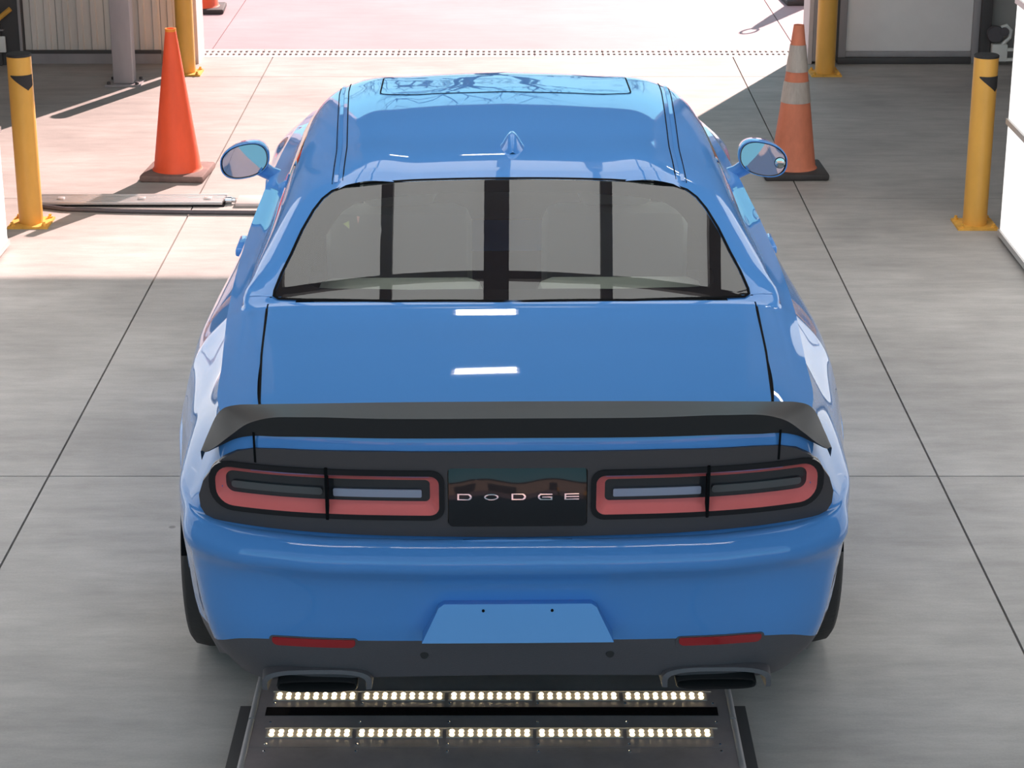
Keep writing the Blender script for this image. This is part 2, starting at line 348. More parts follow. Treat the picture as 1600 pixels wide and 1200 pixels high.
# --- longitudinal rails.  row stations R0..R16 (y), T0..T4 over the top, A..H round the side
ROWY = [0.17, 0.25, 0.6, 0.93, 1.0, 1.06, 1.25, 1.5, 1.95, 2.3, 2.65, 2.9, 3.2, 3.5, 4.08, 4.6, 4.88]
NR = len(ROWY)
def tab(t, y):
    t = np.array(t); return np.interp(y, t[:, 0], t[:, 1]), np.interp(y, t[:, 0], t[:, 2])
A_T = [(0.17, .752, 1.098), (.25, .772, 1.098), (.6, .803, 1.10), (1.0, .833, 1.10), (1.3, .85, 1.092), (1.6, .864, 1.077), (1.95, .876, 1.06), (2.3, .884, 1.046), (2.9, .886, 1.03), (3.5, .875, 1.015), (4.08, .85, .99), (4.6, .80, .94), (4.88, .72, .90)]
SIDE = {
 'B': [(.25, .805, 1.0), (.6, .862, 1.01), (1.0, .906, 1.02), (1.3, .922, 1.01), (1.6, .922, .995), (1.95, .912, .985), (2.3, .91, .975), (2.9, .91, .965), (3.5, .91, .955), (4.08, .925, .93), (4.6, .86, .87)],
 'C': [(0.25, 0.870, .845), (0.6, 0.910, .89), (1, 0.957, .90), (1.3, 0.973, .89), (1.6, 0.965, .885), (1.95, 0.945, .88), (2.3, 0.938, .875), (2.9, 0.938, .87), (3.5, 0.940, .865), (4.08, 0.970, .85), (4.6, 0.905, .78)],
 'D1': [(0.25, 0.880, .825), (0.6, 0.925, .82), (1, 0.975, .81), (1.3, 0.988, .80), (1.6, 0.978, .80), (1.95, 0.955, .80), (2.3, 0.948, .80), (2.9, 0.948, .795), (3.5, 0.955, .79), (4.08, 0.990, .78), (4.6, 0.925, .71)],
 'D2': [(0.25, 0.887, .79), (0.6, 0.931, .775), (1, 0.979, .76), (1.3, 0.990, .75), (1.6, 0.980, .745), (1.95, 0.957, .74), (2.3, 0.950, .74), (2.9, 0.950, .74), (3.5, 0.957, .735), (4.08, 0.995, .725), (4.6, 0.930, .65)],
 'F': [(0.25, 0.882, .69), (0.6, 0.930, .66), (1, 0.977, .63), (1.3, 0.987, .62), (1.6, 0.972, .61), (1.95, 0.950, .60), (2.3, 0.943, .60), (2.9, 0.943, .60), (3.5, 0.952, .60), (4.08, 0.990, .59), (4.6, 0.925, .55)],
 'G': [(.25, .835, .405), (.6, .905, .37), (1.0, .955, .37), (1.3, .96, .37), (1.6, .945, .35), (1.95, .93, .34), (2.9, .93, .34), (3.5, .935, .34), (4.08, .96, .35), (4.6, .90, .32)],
 'H': [(.25, .79, .28), (.6, .85, .23), (1.0, .89, .20), (1.3, .90, .19), (1.95, .90, .18), (2.9, .90, .18), (4.08, .9, .18), (4.6, .85, .19)],
}
REAR = {  # s0..s3, R0, (R1 y override)
 'A': [(0, .07, 1.118), (.35, .078, 1.116), (.60, .10, 1.111), (.70, .13, 1.105)],
 'B': [(0, .049, 1.058), (.35, .0565, 1.058), (.60, .088, 1.053), (.70, .118, 1.045), (.765, .170, 1.005)],
 'C': [(0, .079, .806), (.35, .086, .808), (.60, .116, .814), (.74, .156, .822), (.832, .21, .832)],
 'D1': [(0, .036, .807), (.35, .042, .807), (.60, .070, .811), (.752, .118, .816), (.843, .182, .822)],
 'D2': [(0, .0, .762), (.35, .006, .762), (.60, .034, .766), (.76, .085, .772), (.856, .16, .778)],
 'F': [(0, .046, .69), (.35, .052, .69), (.60, .080, .692), (.755, .125, .694), (.842, .195, .695)],
 'G': [(0, .088, .505), (.35, .093, .503), (.60, .115, .498), (.732, .145, .488), (.80, .205, .455)],
 'H': [(0, .15, .372), (.35, .155, .366), (.60, .175, .352), (.69, .22, .335), (.745, .31, .312)],
}
R1Y = {'B': .28, 'C': .31, 'D1': .29, 'D2': .29, 'F': .32, 'G': .37, 'H': .44}
FRONT = {
 'A': [(.72, 4.88, .90), (.4, 4.98, .89), (0, 5.0, .885)], 'B': [(.75, 4.9, .82), (.4, 5.0, .81), (0, 5.02, .80)], 'C': [(.77, 4.91, .74), (.4, 5.01, .73), (0, 5.025, .725)],
 'D1': [(.78, 4.92, .68), (.4, 5.02, .67), (0, 5.03, .665)], 'D2': [(.78, 4.92, .62), (.4, 5.02, .61), (0, 5.03, .6)], 'F': [(.78, 4.92, .52), (.4, 5.0, .5), (0, 5.01, .5)],
 'G': [(.75, 4.9, .3), (.4, 4.97, .28), (0, 4.98, .28)], 'H': [(.7, 4.85, .18), (.4, 4.9, .18), (0, 4.9, .18)]}
RN = ['A', 'B', 'C', 'D1', 'D2', 'F', 'G', 'H']
def a_row(y): x, z = tab(A_T, y); return (x, y, z)
def rail(n):
    if n == 'A': side = [a_row(y) for y in ROWY[:-1]]; return REAR['A'] + side + FRONT['A']
    out = list(REAR[n])
    for k, y in enumerate(ROWY[1:-1]):
        yy = R1Y[n] if k == 0 else y
        x, z = tab(SIDE[n], max(y, .25)); out.append((x, yy, z))
    return out + FRONT[n]
SG = np.array([rail(n) for n in RN]).transpose(1, 0, 2)        # stations x rails x 3
TROW = [  # T0, T1, T2, T3 per row
 [(0, .07, 1.120), (.65, .113, 1.110), (.70, .13, 1.106), (.73, .15, 1.102)],
 [(0, .22, 1.127), (.668, .23, 1.115), (.71, .24, 1.109), (.742, .245, 1.103)],
 [(0, .6, 1.140), (.695, .6, 1.124), (.732, .6, 1.118), (.77, .6, 1.11)],
 [(0, .93, 1.148), (.713, .96, 1.131), (.747, .95, 1.127), (.788, .94, 1.117)],
 [(0, 1.0, 1.154), (.716, 1.03, 1.136), (.748, 1.02, 1.131), (.792, 1.01, 1.117)],
 [(0, 1.06, 1.180), (.705, 1.085, 1.158), (.745, 1.07, 1.146), (.794, 1.06, 1.117)],
 [(0, 1.25, 1.272), (.652, 1.25, 1.242), (.718, 1.25, 1.208), (.795, 1.25, 1.117)],
 [(0, 1.5, 1.388), (.550, 1.5, 1.361), (.665, 1.5, 1.305), (.795, 1.5, 1.114)],
 [(0, 1.95, 1.438), (.533, 1.95, 1.409), (.665, 1.95, 1.350), (.795, 1.95, 1.10)],
 [(0, 2.3, 1.4545), (.546, 2.3, 1.425), (.660, 2.3, 1.376), (.797, 2.3, 1.09)],
 [(0, 2.65, 1.4530), (.562, 2.65, 1.421), (.652, 2.65, 1.380), (.80, 2.65, 1.08)],
 [(0, 2.94, 1.434), (.560, 2.84, 1.410), (.640, 2.80, 1.372), (.80, 2.9, 1.07)],
 [(0, 3.2, 1.345), (.590, 3.10, 1.325), (.690, 3.06, 1.275), (.805, 3.15, 1.06)],
 [(0, 3.72, 1.10), (.64, 3.58, 1.09), (.74, 3.52, 1.07), (.81, 3.5, 1.04)],
 [(0, 4.1, 1.08), (.55, 4.1, 1.06), (.70, 4.1, 1.04), (.78, 4.09, 1.015)],
 [(0, 4.6, 1.0), (.5, 4.6, .99), (.65, 4.6, .975), (.73, 4.6, .96)],
 [(0, 5.0, .885), (.4, 4.98, .89), (.55, 4.95, .893), (.65, 4.92, .897)]]
def para(a, b, t=0.55):
    a, b = np.array(a, float), np.array(b, float); return np.array([b[0] * t, a[1] + (b[1] - a[1]) * t * t, a[2] + (b[2] - a[2]) * t * t])
TG = []
for k, r in enumerate(TROW):
    t2, t3 = np.array(r[2]), np.array(r[3]); bulge = 0.016 if 5 <= k <= 13 else 0.0
    mid = (t2 + t3) / 2 + np.array([bulge, 0, 0.004 if bulge else 0])
    TG.append([r[0], para(r[0], r[1]), r[1], t2, mid, t3, SG[4 + k, 0]])
TG = np.array([[np.array(p) for p in r] for r in TG])           # rows x 7 x 3  (cols: T0,Th,T1,T2,Tm,T3,T4)
def hermite(P, u, n):
    """dense Catmull-Rom along axis 0 of P (k,...,3) with knots u, n samples a segment; returns samples and float indices"""
    k = len(u); m = np.zeros_like(P)
    for i in range(k):
        if i == 0: m[i] = (P[1] - P[0]) / (u[1] - u[0])
        elif i == k - 1: m[i] = (P[i] - P[i - 1]) / (u[i] - u[i - 1])
        else:
            h0, h1 = u[i] - u[i - 1], u[i + 1] - u[i]
            m[i] = (h1 * (P[i] - P[i - 1]) / h0 + h0 * (P[i + 1] - P[i]) / h1) / (h0 + h1)
    out = []; idx = []
    for i in range(k - 1):
        hh = u[i + 1] - u[i]; ns = n[i] if isinstance(n, (list, tuple)) else n
        for j in range(ns + (1 if i == k - 2 else 0)):
            t = j / ns; a = 2 * t ** 3 - 3 * t ** 2 + 1; b = t ** 3 - 2 * t ** 2 + t; c = -2 * t ** 3 + 3 * t ** 2; d = t ** 3 - t ** 2
            out.append(a * P[i] + b * hh * m[i] + c * P[i + 1] + d * hh * m[i + 1]); idx.append(i + t)
    return np.array(out), np.array(idx)
A_line = SG[:, 0]; ua = np.concatenate([[0], np.cumsum(np.maximum(np.linalg.norm(np.diff(A_line, axis=0), axis=1), 0.03))])
nst = [5, 5, 4, 4] + [4, 10, 8, 4, 4, 6, 10, 8, 8, 8, 8, 8, 8, 10, 10, 6] + [6, 6]
SD, SI = hermite(SG, ua, nst)
ur = np.concatenate([[0], np.cumsum(np.linalg.norm(np.diff(SG, axis=1), axis=2).mean(0))])
SD2, SJ = hermite(SD.transpose(1, 0, 2), ur, [5, 6, 4, 4, 4, 6, 4]); SD2 = SD2.transpose(1, 0, 2)   # dense stations x dense rails
TD, TI = hermite(TG, ua[4:4 + NR] - ua[4], nst[4:4 + NR - 1])
i0 = sum(nst[:4]); TD[:, -1] = SD[i0:i0 + len(TD), 0]
uc = np.array([0, .34, .62, .71, .82, .93, 1.02])
TD2, TJ = hermite(TD.transpose(1, 0, 2), uc, [6, 6, 4, 4, 4, 5]); TD2 = TD2.transpose(1, 0, 2)

def grid_faces(D, keep):
    """quads of the dense grid D (a,b,3) on both sides of the car where keep(a,b,centre) holds"""
    a, b = D.shape[:2]; v = []; f = []; cache = {}
    def vid(i, j, s):
        k = (i, j, s)
        if k not in cache: cache[k] = len(v); v.append((D[i, j, 0] * s, D[i, j, 1], D[i, j, 2]))
        return cache[k]
    for s in (1, -1):
        for i in range(a - 1):
            for j in range(b - 1):
                c = (D[i, j] + D[i + 1, j] + D[i, j + 1] + D[i + 1, j + 1]) / 4
                if keep(i, j, c, s):
                    q = [vid(i, j, s), vid(i + 1, j, s), vid(i + 1, j + 1, s), vid(i, j + 1, s)]
                    f.append(tuple(q if s < 0 else q[::-1]))
    return v, f
def flipped(f): return [q[::-1] for q in f]
def fix_normals(o, inside=(0, 2.4, 0.6)):
    bm = bmesh.new(); bm.from_mesh(o.data); bmesh.ops.remove_doubles(bm, verts=bm.verts, dist=1e-5); bmesh.ops.recalc_face_normals(bm, faces=bm.faces)
    bm.to_mesh(o.data); bm.free(); o.data.polygons.foreach_set('use_smooth', [True] * len(o.data.polygons)); return o

# rear glass outline, plan coordinates (x, y)
GL = [(0, .990), (.35, 1.004), (.60, 1.032), (.685, 1.046), (.699, 1.06), (.698, 1.08), (.682, 1.145), (.658, 1.22), (.631, 1.317), (.601, 1.399), (.576, 1.447), (.548, 1.478), (.508, 1.495), (.438, 1.501), (.31, 1.504), (.15, 1.503), (0, 1.502)]
GL = [(x, y) for x, y in GL] + [(-x, y) for x, y in reversed(GL[1:-1])]
def inside(poly, x, y):
    r = False; n = len(poly); j = n - 1
    for i in range(n):
        if (poly[i][1] > y) != (poly[j][1] > y) and x < (poly[j][0] - poly[i][0]) * (y - poly[i][1]) / (poly[j][1] - poly[i][1]) + poly[i][0]: r = not r
        j = i
    return r
cy = np.array(GL).mean(0)
def shrink(poly, d):
    out = []; n = len(poly)
    for i in range(n):
        p, q, r_ = np.array(poly[i - 1]), np.array(poly[i]), np.array(poly[(i + 1) % n])
        t = r_ - p; t = t / (np.linalg.norm(t) + 1e-9); nn = np.array([-t[1], t[0]]); out.append(tuple(q + nn * d))
    return out
area = sum(GL[i][0] * GL[(i + 1) % len(GL)][1] - GL[(i + 1) % len(GL)][0] * GL[i][1] for i in range(len(GL)))
SGN = 1 if area > 0 else -1
GLX = [(x + math.copysign(.028, x) * (1 if abs(x) > .5 else 0), y + (.028 if y > 1.45 else 0)) if y > 1.07 else (x, y) for x, y in GL]
GLS = [(x + math.copysign(.075, x) * (1 if abs(x) > .5 else 0), y + (.075 if y > 1.45 else 0)) if y > 1.07 else (x + math.copysign(.006, x), y) for x, y in GL]
def ti(i): return TI[i]
def tj(j): return TJ[j]
R_GB, R_GT, R_HD, R_CW = 4, 7, 11, 13
def reg(i, j, c, s):
    r, q = TI[i], TJ[j]
    if q < 2 and r < R_GB: return 'trunk'
    if r >= R_GB - 0.2 and r < R_GT + 0.3 and inside(GLX, c[0] * s, c[1]): return 'glass'
    if q < 2 and R_GT <= r < R_HD: return 'roof'
    if q < 3 and R_HD <= r < R_CW: return 'wind'
    if q < 5 and r >= R_CW: return 'hood'
    if 3.2 <= q < 4.85 and 8.1 <= r < 12.0: return 'side'
    return 'shell'
def top_obj(name, key, m, parent, side=None):
    v, f = grid_faces(TD2, lambda i, j, c, s: reg(i, j, c, s) == key and (side is None or side == s))
    o = mesh_obj(name, v, f, m, parent); bm = bmesh.new(); bm.from_mesh(o.data); bmesh.ops.remove_doubles(bm, verts=bm.verts, dist=1e-5); bm.to_mesh(o.data); bm.free()
    o.data.polygons.foreach_set('use_smooth', [True] * len(o.data.polygons))
    if sum(p.normal.z * p.area for p in o.data.polygons) < 0: o.data.flip_normals()
    return o
# full top surface for height lookups
tv, tf = grid_faces(TD2, lambda i, j, c, s: True); TOPBVH = BVHTree.FromPolygons([Vector(p) for p in tv], tf)
sv, sf = grid_faces(SD2, lambda i, j, c, s: True); SIDEBVH = BVHTree.FromPolygons([Vector(p) for p in sv], sf)
def topz(x, y):
    h = TOPBVH.ray_cast(Vector((x, y, 3)), Vector((0, 0, -1))); 
    if h[0] is None: h = TOPBVH.find_nearest(Vector((x, y, 1.2)))
    return h[0].z
def reary(x, z):
    h = SIDEBVH.ray_cast(Vector((x, -1, z)), Vector((0, 1, 0)), 3.0)
    if h[0] is None: h = SIDEBVH.find_nearest(Vector((x, 0, z)))
    return h[0].y
def patch(name, outer, holes, lift, m, parent, step=0.03, smooth=True, thick=0.0, tdir=None):
    """flat polygon with holes, cut into strips and lifted onto a surface"""
    loops = [[Vector((p[0], p[1], 0)) for p in l] for l in [outer] + holes]
    tris = tessellate_polygon(loops); pts = [p for l in loops for p in l]
    bm = bmesh.new(); vv = [bm.verts.new(p) for p in pts]
    for t in tris:
        try: bm.faces.new([vv[i] for i in t])
        except ValueError: pass
    lo = [min(p[k] for p in pts) for k in (0, 1)]; hi = [max(p[k] for p in pts) for k in (0, 1)]
    for k in (0, 1):
        n = int((hi[k] - lo[k]) / step)
        for i in range(1, n + 1):
            c = lo[k] + (hi[k] - lo[k]) * i / (n + 1); co = Vector((c, 0, 0)) if k == 0 else Vector((0, c, 0)); no = Vector((1, 0, 0)) if k == 0 else Vector((0, 1, 0))
            bmesh.ops.bisect_plane(bm, geom=list(bm.verts) + list(bm.edges) + list(bm.faces), plane_co=co, plane_no=no)
    bmesh.ops.remove_doubles(bm, verts=bm.verts, dist=1e-6); bmesh.ops.dissolve_degenerate(bm, dist=1e-6, edges=bm.edges)
    bmesh.ops.recalc_face_normals(bm, faces=bm.faces)
    for v in bm.verts: v.co = Vector(lift(v.co.x, v.co.y))
    if thick:
        r = bmesh.ops.extrude_face_region(bm, geom=list(bm.faces)); nv = [e for e in r['geom'] if isinstance(e, bmesh.types.BMVert)]
        for v in nv: v.co += Vector(tdir) * thick
    bmesh.ops.recalc_face_normals(bm, faces=bm.faces)
    me = bpy.data.meshes.new(name); bm.to_mesh(me); bm.free(); me.materials.append(m)
    o = bpy.data.objects.new(name, me); col.objects.link(o); o.parent = parent
    me.polygons.foreach_set('use_smooth', [smooth] * len(me.polygons))
    if smooth: me.set_sharp_from_angle(angle=R(40))
    if not thick and sum(p.normal.z * p.area - p.normal.y * p.area for p in me.polygons) < 0: me.flip_normals()
    return o

# --- body panels
AX = [(1.17, .362), (4.08, .362)]; RW = 0.395
def arch(c): return any((c[1] - a) ** 2 + (c[2] - b) ** 2 < RW ** 2 for a, b in AX)
shell_v, shell_f = grid_faces(TD2, lambda i, j, c, s: reg(i, j, c, s) == 'shell')
rows_r = lambda i: SI[i]
def sreg(i, j, c):
    st, r = SI[i], SJ[j]
    if arch(c) and 4.5 < st < 20: return None
    if st < 4.6 and 1 <= r < 2 and abs(c[0]) < .775 and .838 < c[2] < (1.025 if abs(c[0]) < .21 else .997) and (abs(c[0]) < .72 or abs(c[0]) - .735 < (1.0 - c[2]) * 1.15): return None
    if r >= 6 and st < 6.0: return 'diffuser'
    if r >= 2 and st < 6.0: return 'bumper'
    if st >= 19: return 'front'
    if 12 <= st < 17: return 'door'
    return 'shell'
v2, f2 = grid_faces(SD2, lambda i, j, c, s: sreg(i, j, c) == 'shell')
k = len(shell_v); body = mesh_obj('body_shell', shell_v + v2, shell_f + [tuple(i + k for i in q) for q in f2], PAINT, car, True)
def orient(o, ctr=(0, 2.4, 0.5)):
    c = Vector(ctr); me = o.data
    bm = bmesh.new(); bm.from_mesh(me)
    for f in bm.faces:
        p = f.calc_center_median(); ref = Vector((0, min(max(p.y, 0.9), 4.3), 0.55))
        if f.normal.dot(p - ref) < 0: f.normal_flip()
    bm.to_mesh(me); bm.free(); me.polygons.foreach_set('use_smooth', [True] * len(me.polygons)); return o
orient(body)
def side_obj(name, key, m, side=None):
    v, f = grid_faces(SD2, lambda i, j, c, s: sreg(i, j, c) == key and (side is None or s == side))
    o = mesh_obj(name, v, f, m, car, True)
    bm = bmesh.new(); bm.from_mesh(o.data); bmesh.ops.remove_doubles(bm, verts=bm.verts, dist=1e-5); bm.to_mesh(o.data); bm.free()
    return orient(o)
bumper = side_obj('rear_bumper', 'bumper', PAINT); diff = side_obj('rear_diffuser', 'diffuser', BLK_MATTE); diff['label'] = 'dark plastic lower bumper'
side_obj('front_bumper', 'front', PAINT)
doors = {s: side_obj('door', 'door', PAINT, s) for s in (1, -1)}
for s, d in doors.items():
    MB().box(min(s * .915, s * .945), max(s * .915, s * .945), 2.25, 2.43, .925, .955, 0.008).build('door_handle', PAINT, d, True, 40)
    for v in d.data.vertices:
        if v.co.y < 1.96: v.co.y += 0.004
trunk = top_obj('trunk_lid', 'trunk', PAINT, car)
for v in trunk.data.vertices:
    w_ = np.interp(v.co.y, [.1, .25, .6, .93, 1.0], [.65, .668, .695, .713, .716])
    if abs(v.co.x) > w_ - 0.012: v.co.x -= math.copysign(0.0045, v.co.x)
# dark gutters along both sides of the trunk lid
for s in (1, -1):
    v = []; f = []
    for k, y in enumerate(np.linspace(.1, 1.0, 24)):
        x = float(np.interp(y, [.1, .25, .6, .93, 1.0], [.65, .668, .695, .713, .716])); z = topz(x * s, y)
        v += [(s * (x - .012), y, z - .012), (s * (x + .006), y, z - .012)]
        if k: f.append((2 * k - 2, 2 * k - 1, 2 * k + 1, 2 * k))
    # wall of the gap, then the visible dark seam line
    mesh_obj('trunk_gutter', v, f, SEAM, car)
    v = []; f = []
    for k, y in enumerate(np.linspace(.16, .995, 40)):
        x = float(np.interp(y, [.1, .25, .6, .93, 1.0], [.65, .668, .695, .713, .716])) - .0015; z = topz(x * s, y)
        v += [(s * (x - .003), y, z + .0012), (s * (x + .003), y, z + .0012)]
        if k: f.append((2 * k - 2, 2 * k - 1, 2 * k + 1, 2 * k))
    mesh_obj('trunk_seam', v, f, SEAM, car)
roof = top_obj('roof_panel', 'roof', PAINT, car)
top_obj('windshield', 'wind', SGLASS, car); hood = top_obj('hood', 'hood', PAINT, car)
for s in (1, -1): top_obj('side_window', 'side', SGLASS, car, s)
# roof ditch mouldings
for s in (1, -1):
    for off, wd, mm, nm in ((0.0, .0018, SEAM, 'roof_ditch_seam'), (0.022, .006, PAINT, 'roof_moulding'), (0.034, .0014, SEAM, 'roof_ditch_seam')):
        v = []; f = []
        for k, y in enumerate(np.linspace(1.53, 2.86, 44)):
            x = float(np.interp(y, [1.5, 1.85, 2.27, 2.65, 2.85], [.517, .522, .542, .560, .562])) + off; z = topz(s * x, y) + (.0015 if mm is SEAM else .004)
            v += [(s * (x - wd), y, z), (s * (x + wd), y, z)]
            if k: f.append((2 * k - 2, 2 * k - 1, 2 * k + 1, 2 * k))
        mesh_obj(nm, v, f, mm, car, True)
# sunroof panel with its seam
def rrect(x0, x1, y0, y1, r, n=6, rs=None):
    rs = rs or [r] * 4; out = []
    for (cx, cy_, a0, rr) in ((x1 - rs[0], y0 + rs[0], -90, rs[0]), (x1 - rs[1], y1 - rs[1], 0, rs[1]), (x0 + rs[2], y1 - rs[2], 90, rs[2]), (x0 + rs[3], y0 + rs[3], 180, rs[3])):
        for k in range(n + 1):
            a = R(a0 + 90 * k / n); out.append((cx + rr * math.cos(a), cy_ + rr * math.sin(a)))
    return out
tl = lambda d: (lambda x, y: (x, y, topz(x, y) + d))
sun = patch('sunroof', rrect(-.438, .438, 2.48, 2.82, .03), [], tl(.0015), PAINT, roof, .04)
patch('sunroof_seal', rrect(-.443, .443, 2.475, 2.825, .034), [rrect(-.438, .438, 2.48, 2.82, .03)], tl(.0025), SEAM, roof, .04)
# rear glass, its dark border and its gasket
SH = lambda d: shrink(GL, SGN * d)
def gz(x, y):
    t = (y - .99) / .512; return 1.149 + .240 * t + .018 * t * (1 - t) - .030 * (x / .65) ** 2
gl_ = lambda d: (lambda x, y: (x, y, gz(x, y) + d))
rg = patch('rear_glass', SH(.004), [], gl_(.002), GLASS, car, .035); rg['label'] = 'tinted rear window'
FR = [(0, 1.045), (.3, 1.053), (.52, 1.075), (.575, 1.084), (.60, 1.10), (.60, 1.13), (.585, 1.20), (.560, 1.285), (.530, 1.36), (.508, 1.395), (.478, 1.42), (.43, 1.435), (.36, 1.442), (.2, 1.448), (0, 1.45)]
FR = FR + [(-x, y) for x, y in reversed(FR[1:-1])]
patch('window_surround', GLS, [SH(.003)], tl(.0012), PAINT, car, .03)
patch('glass_border', SH(.002), [FR], gl_(-.004), FRIT, rg, .04)
patch('glass_seal', SH(-.004), [SH(.0045)], gl_(.0035), SEAM, rg, .05)
# stickers seen on the inside of the glass
patch('sticker', [(-.508, 1.335), (-.487, 1.310), (-.49, 1.345)], [], gl_(-.002), YELS, rg, .2); patch('sticker', [(-.462, 1.33), (-.468, 1.365), (-.458, 1.36)], [], gl_(-.002), PINKS, rg, .2)
# antenna fin
ab = topz(.012, 1.92)
m = MB(); prof = [(0.0, .010), (.03, .022), (.06, .034), (.09, .040), (.12, .040), (.15, .034)]
n = 14; vv = []; ff = []
for k, (t, hh) in enumerate([(-.075, .004), (-.07, .014), (-.05, .034), (-.02, .046), (.02, .046), (.06, .03), (.085, .012), (.095, .003)]):
    wd = .040 * math.sqrt(max(0.02, 1 - ((t - .01) / .09) ** 2)) if abs(t - .01) < .09 else .006
    for q in range(n):
        a = math.pi * q / (n - 1); cw = math.cos(a); cx = wd * cw; vv.append((.012 + cx * (1 - .45 * max(0.0, math.sin(a)) ** .6), 1.76 + t, topz(.012 + cx, 1.76 + t) - .002 + (hh + .003) * math.sin(a)))
for k in range(7):
    for q in range(n - 1): ff.append((k * n + q, k * n + q + 1, (k + 1) * n + q + 1, (k + 1) * n + q))
fin = mesh_obj('antenna_fin', vv, ff, PAINT, car, True); fin.data.flip_normals()

# --- tail: black panel, lamps, badge
rear = lambda d: (lambda x, z: (x, float(yP(x, z)) - d, z))
PO = [(0, 1.052), (.35, 1.052), (.60, 1.048), (.669, 1.044), (.715, 1.030), (.755, 1.003), (.785, .968), (.812, .928), (.826, .885), (.824, .850), (.812, .830), (.785, .820), (.673, .817), (.409, .811), (0, .806)]
PO = PO + [(-x, z) for x, z in reversed(PO[1:-1])]
def lamp_loop(s, xi, xo, z0, z1, ri, ro):
    l = rrect(xi, xo, z0, z1, 0.02, 6, [ro, ro, ri, ri])
    return l if s > 0 else [(-x, z) for x, z in l]
HOUS = {s: lamp_loop(s, .186, .795, .858, 1.0, .035, .06) for s in (1, -1)}
RING = {s: lamp_loop(s, .200, .777, .872, .985, .024, .045) for s in (1, -1)}
CEN = rrect(-.176, .176, .842, 1.004, .012)
panel = patch('tail_panel', PO, [HOUS[1], HOUS[-1], rrect(-.178, .178, .840, 1.006, .012)], rear(.005), BLK_PANEL, car, .03, thick=.02, tdir=(0, 1, 0)); panel['label'] = 'black tail panel between the lamps'
ys_c = lambda z: .162 * (.14 * (z - .842) / .162 + .15 * ((z - .842) / .162) ** 2)
app = patch('badge_panel', CEN, [], lambda x, z: (x, float(yP(x, z)) - .014 + ys_c(z) + .002 * math.cos(x * 36) * ((z - .842) / .162), z), BLK_GLOSS, panel, .01)
app['label'] = 'glossy black centre panel'
GAPX = .4865
for s in (1, -1):
    lamp = patch('tail_lamp', HOUS[s], [RING[s]], rear(.012), BLK_GLOSS, car, .03, thick=.03, tdir=(0, 1, 0)); lamp['label'] = 'tail lamp with red ring'
    # concave red trough between the outer loop and the inner bar
    INN = lamp_loop(s, .224, .753, .897, .958, .012, .022)
    N = len(RING[s])
    def resample(l, cnt):
        l = [np.array(p) for p in l]; L = [0]
        for i in range(len(l)): L.append(L[-1] + np.linalg.norm(l[(i + 1) % len(l)] - l[i]))
        res = []
        for t in np.linspace(0, L[-1], cnt, endpoint=False):
            i = np.searchsorted(L, t, 'right') - 1; u = (t - L[i]) / max(1e-9, L[i + 1] - L[i]); res.append(l[i] * (1 - u) + l[(i + 1) % len(l)] * u)
        return res
    def dense(l, per=6):
        out = []
        for i in range(len(l)):
            a, b = np.array(l[i]), np.array(l[(i + 1) % len(l)]); d = np.linalg.norm(b - a); q = max(1, int(d / .02))
            out += [a + (b - a) * t / q for t in range(q)]
        return out
    # matching corner counts: build rings by blending the two loops corner by corner
    lo, li = RING[s], INN; v = []; f = []; steps = [(0, .010), (.5, -.014), (1, -.030)]
    dl = []
    for i in range(N):
        a0, a1 = np.array(lo[i]), np.array(lo[(i + 1) % N]); b0, b1 = np.array(li[i]), np.array(li[(i + 1) % N]); q = max(1, int(np.linalg.norm(a1 - a0) / .025))
        for t in range(q): dl.append((a0 + (a1 - a0) * t / q, b0 + (b1 - b0) * t / q))
    for half, nm in ((0, 'inner_lamp'), (1, 'outer_lamp')):
        v = []; f = []; n = len(dl)
        for a, b in dl:
            for t, d in steps:
                p = a * (1 - t) + b * t; v.append((p[0], float(yP(p[0], p[1])) - d, p[1]))
        for i in range(n):
            j = (i + 1) % n; xm = abs((dl[i][0][0] + dl[j][0][0]) / 2)
            if (xm > GAPX) != bool(half): continue
            for q in range(2): f.append((i * 3 + q, j * 3 + q, j * 3 + q + 1, i * 3 + q + 1))
        o = mesh_obj('red_ring', v, f, RED, lamp, True)
        bm = bmesh.new(); bm.from_mesh(o.data); bmesh.ops.delete(bm, geom=[q for q in bm.verts if not q.link_faces], context='VERTS'); bmesh.ops.recalc_face_normals(bm, faces=bm.faces); bm.to_mesh(o.data); bm.free()
        if sum(p.normal.y * p.area for p in o.data.polygons) > 0: o.data.flip_normals()
    patch('lamp_bar', INN, [], rear(-.029), SMOKE, lamp, .04)
    rb = rrect(.245, .472, .910, .932, .004); rb = rb if s > 0 else [(-x, z) for x, z in rb]
    patch('reverse_lamp', rb, [], rear(-.022), REVERSE, lamp, .04, thick=.005, tdir=(0, 1, 0))
    ob = rrect(.500, .738, .912, .932, .008); ob = ob if s > 0 else [(-x, z) for x, z in ob]
    patch('side_marker_bar', ob, [], rear(-.022), mat('grey_lens', (.10, .10, .105), .2, 0, .4), lamp, .04, thick=.005, tdir=(0, 1, 0))
    sp = rrect(GAPX - .004, GAPX + .004, .855, 1.003, .002); sp = sp if s > 0 else [(-x, z) for x, z in sp]
    patch('lamp_gap', sp, [], rear(.0135), SEAM, lamp, .05, thick=.03, tdir=(0, 1, 0))
    # trunk shut line through strip and panel top
    sp = rrect(.665, .671, 1.004, 1.095, .001); sp = sp if s > 0 else [(-x, z) for x, z in sp]
    patch('trunk_seam', sp, [], lambda x, z: (x, min(float(yP(x, z)) - .0065, reary(x, z) - .0015), z), SEAM, car, .03)
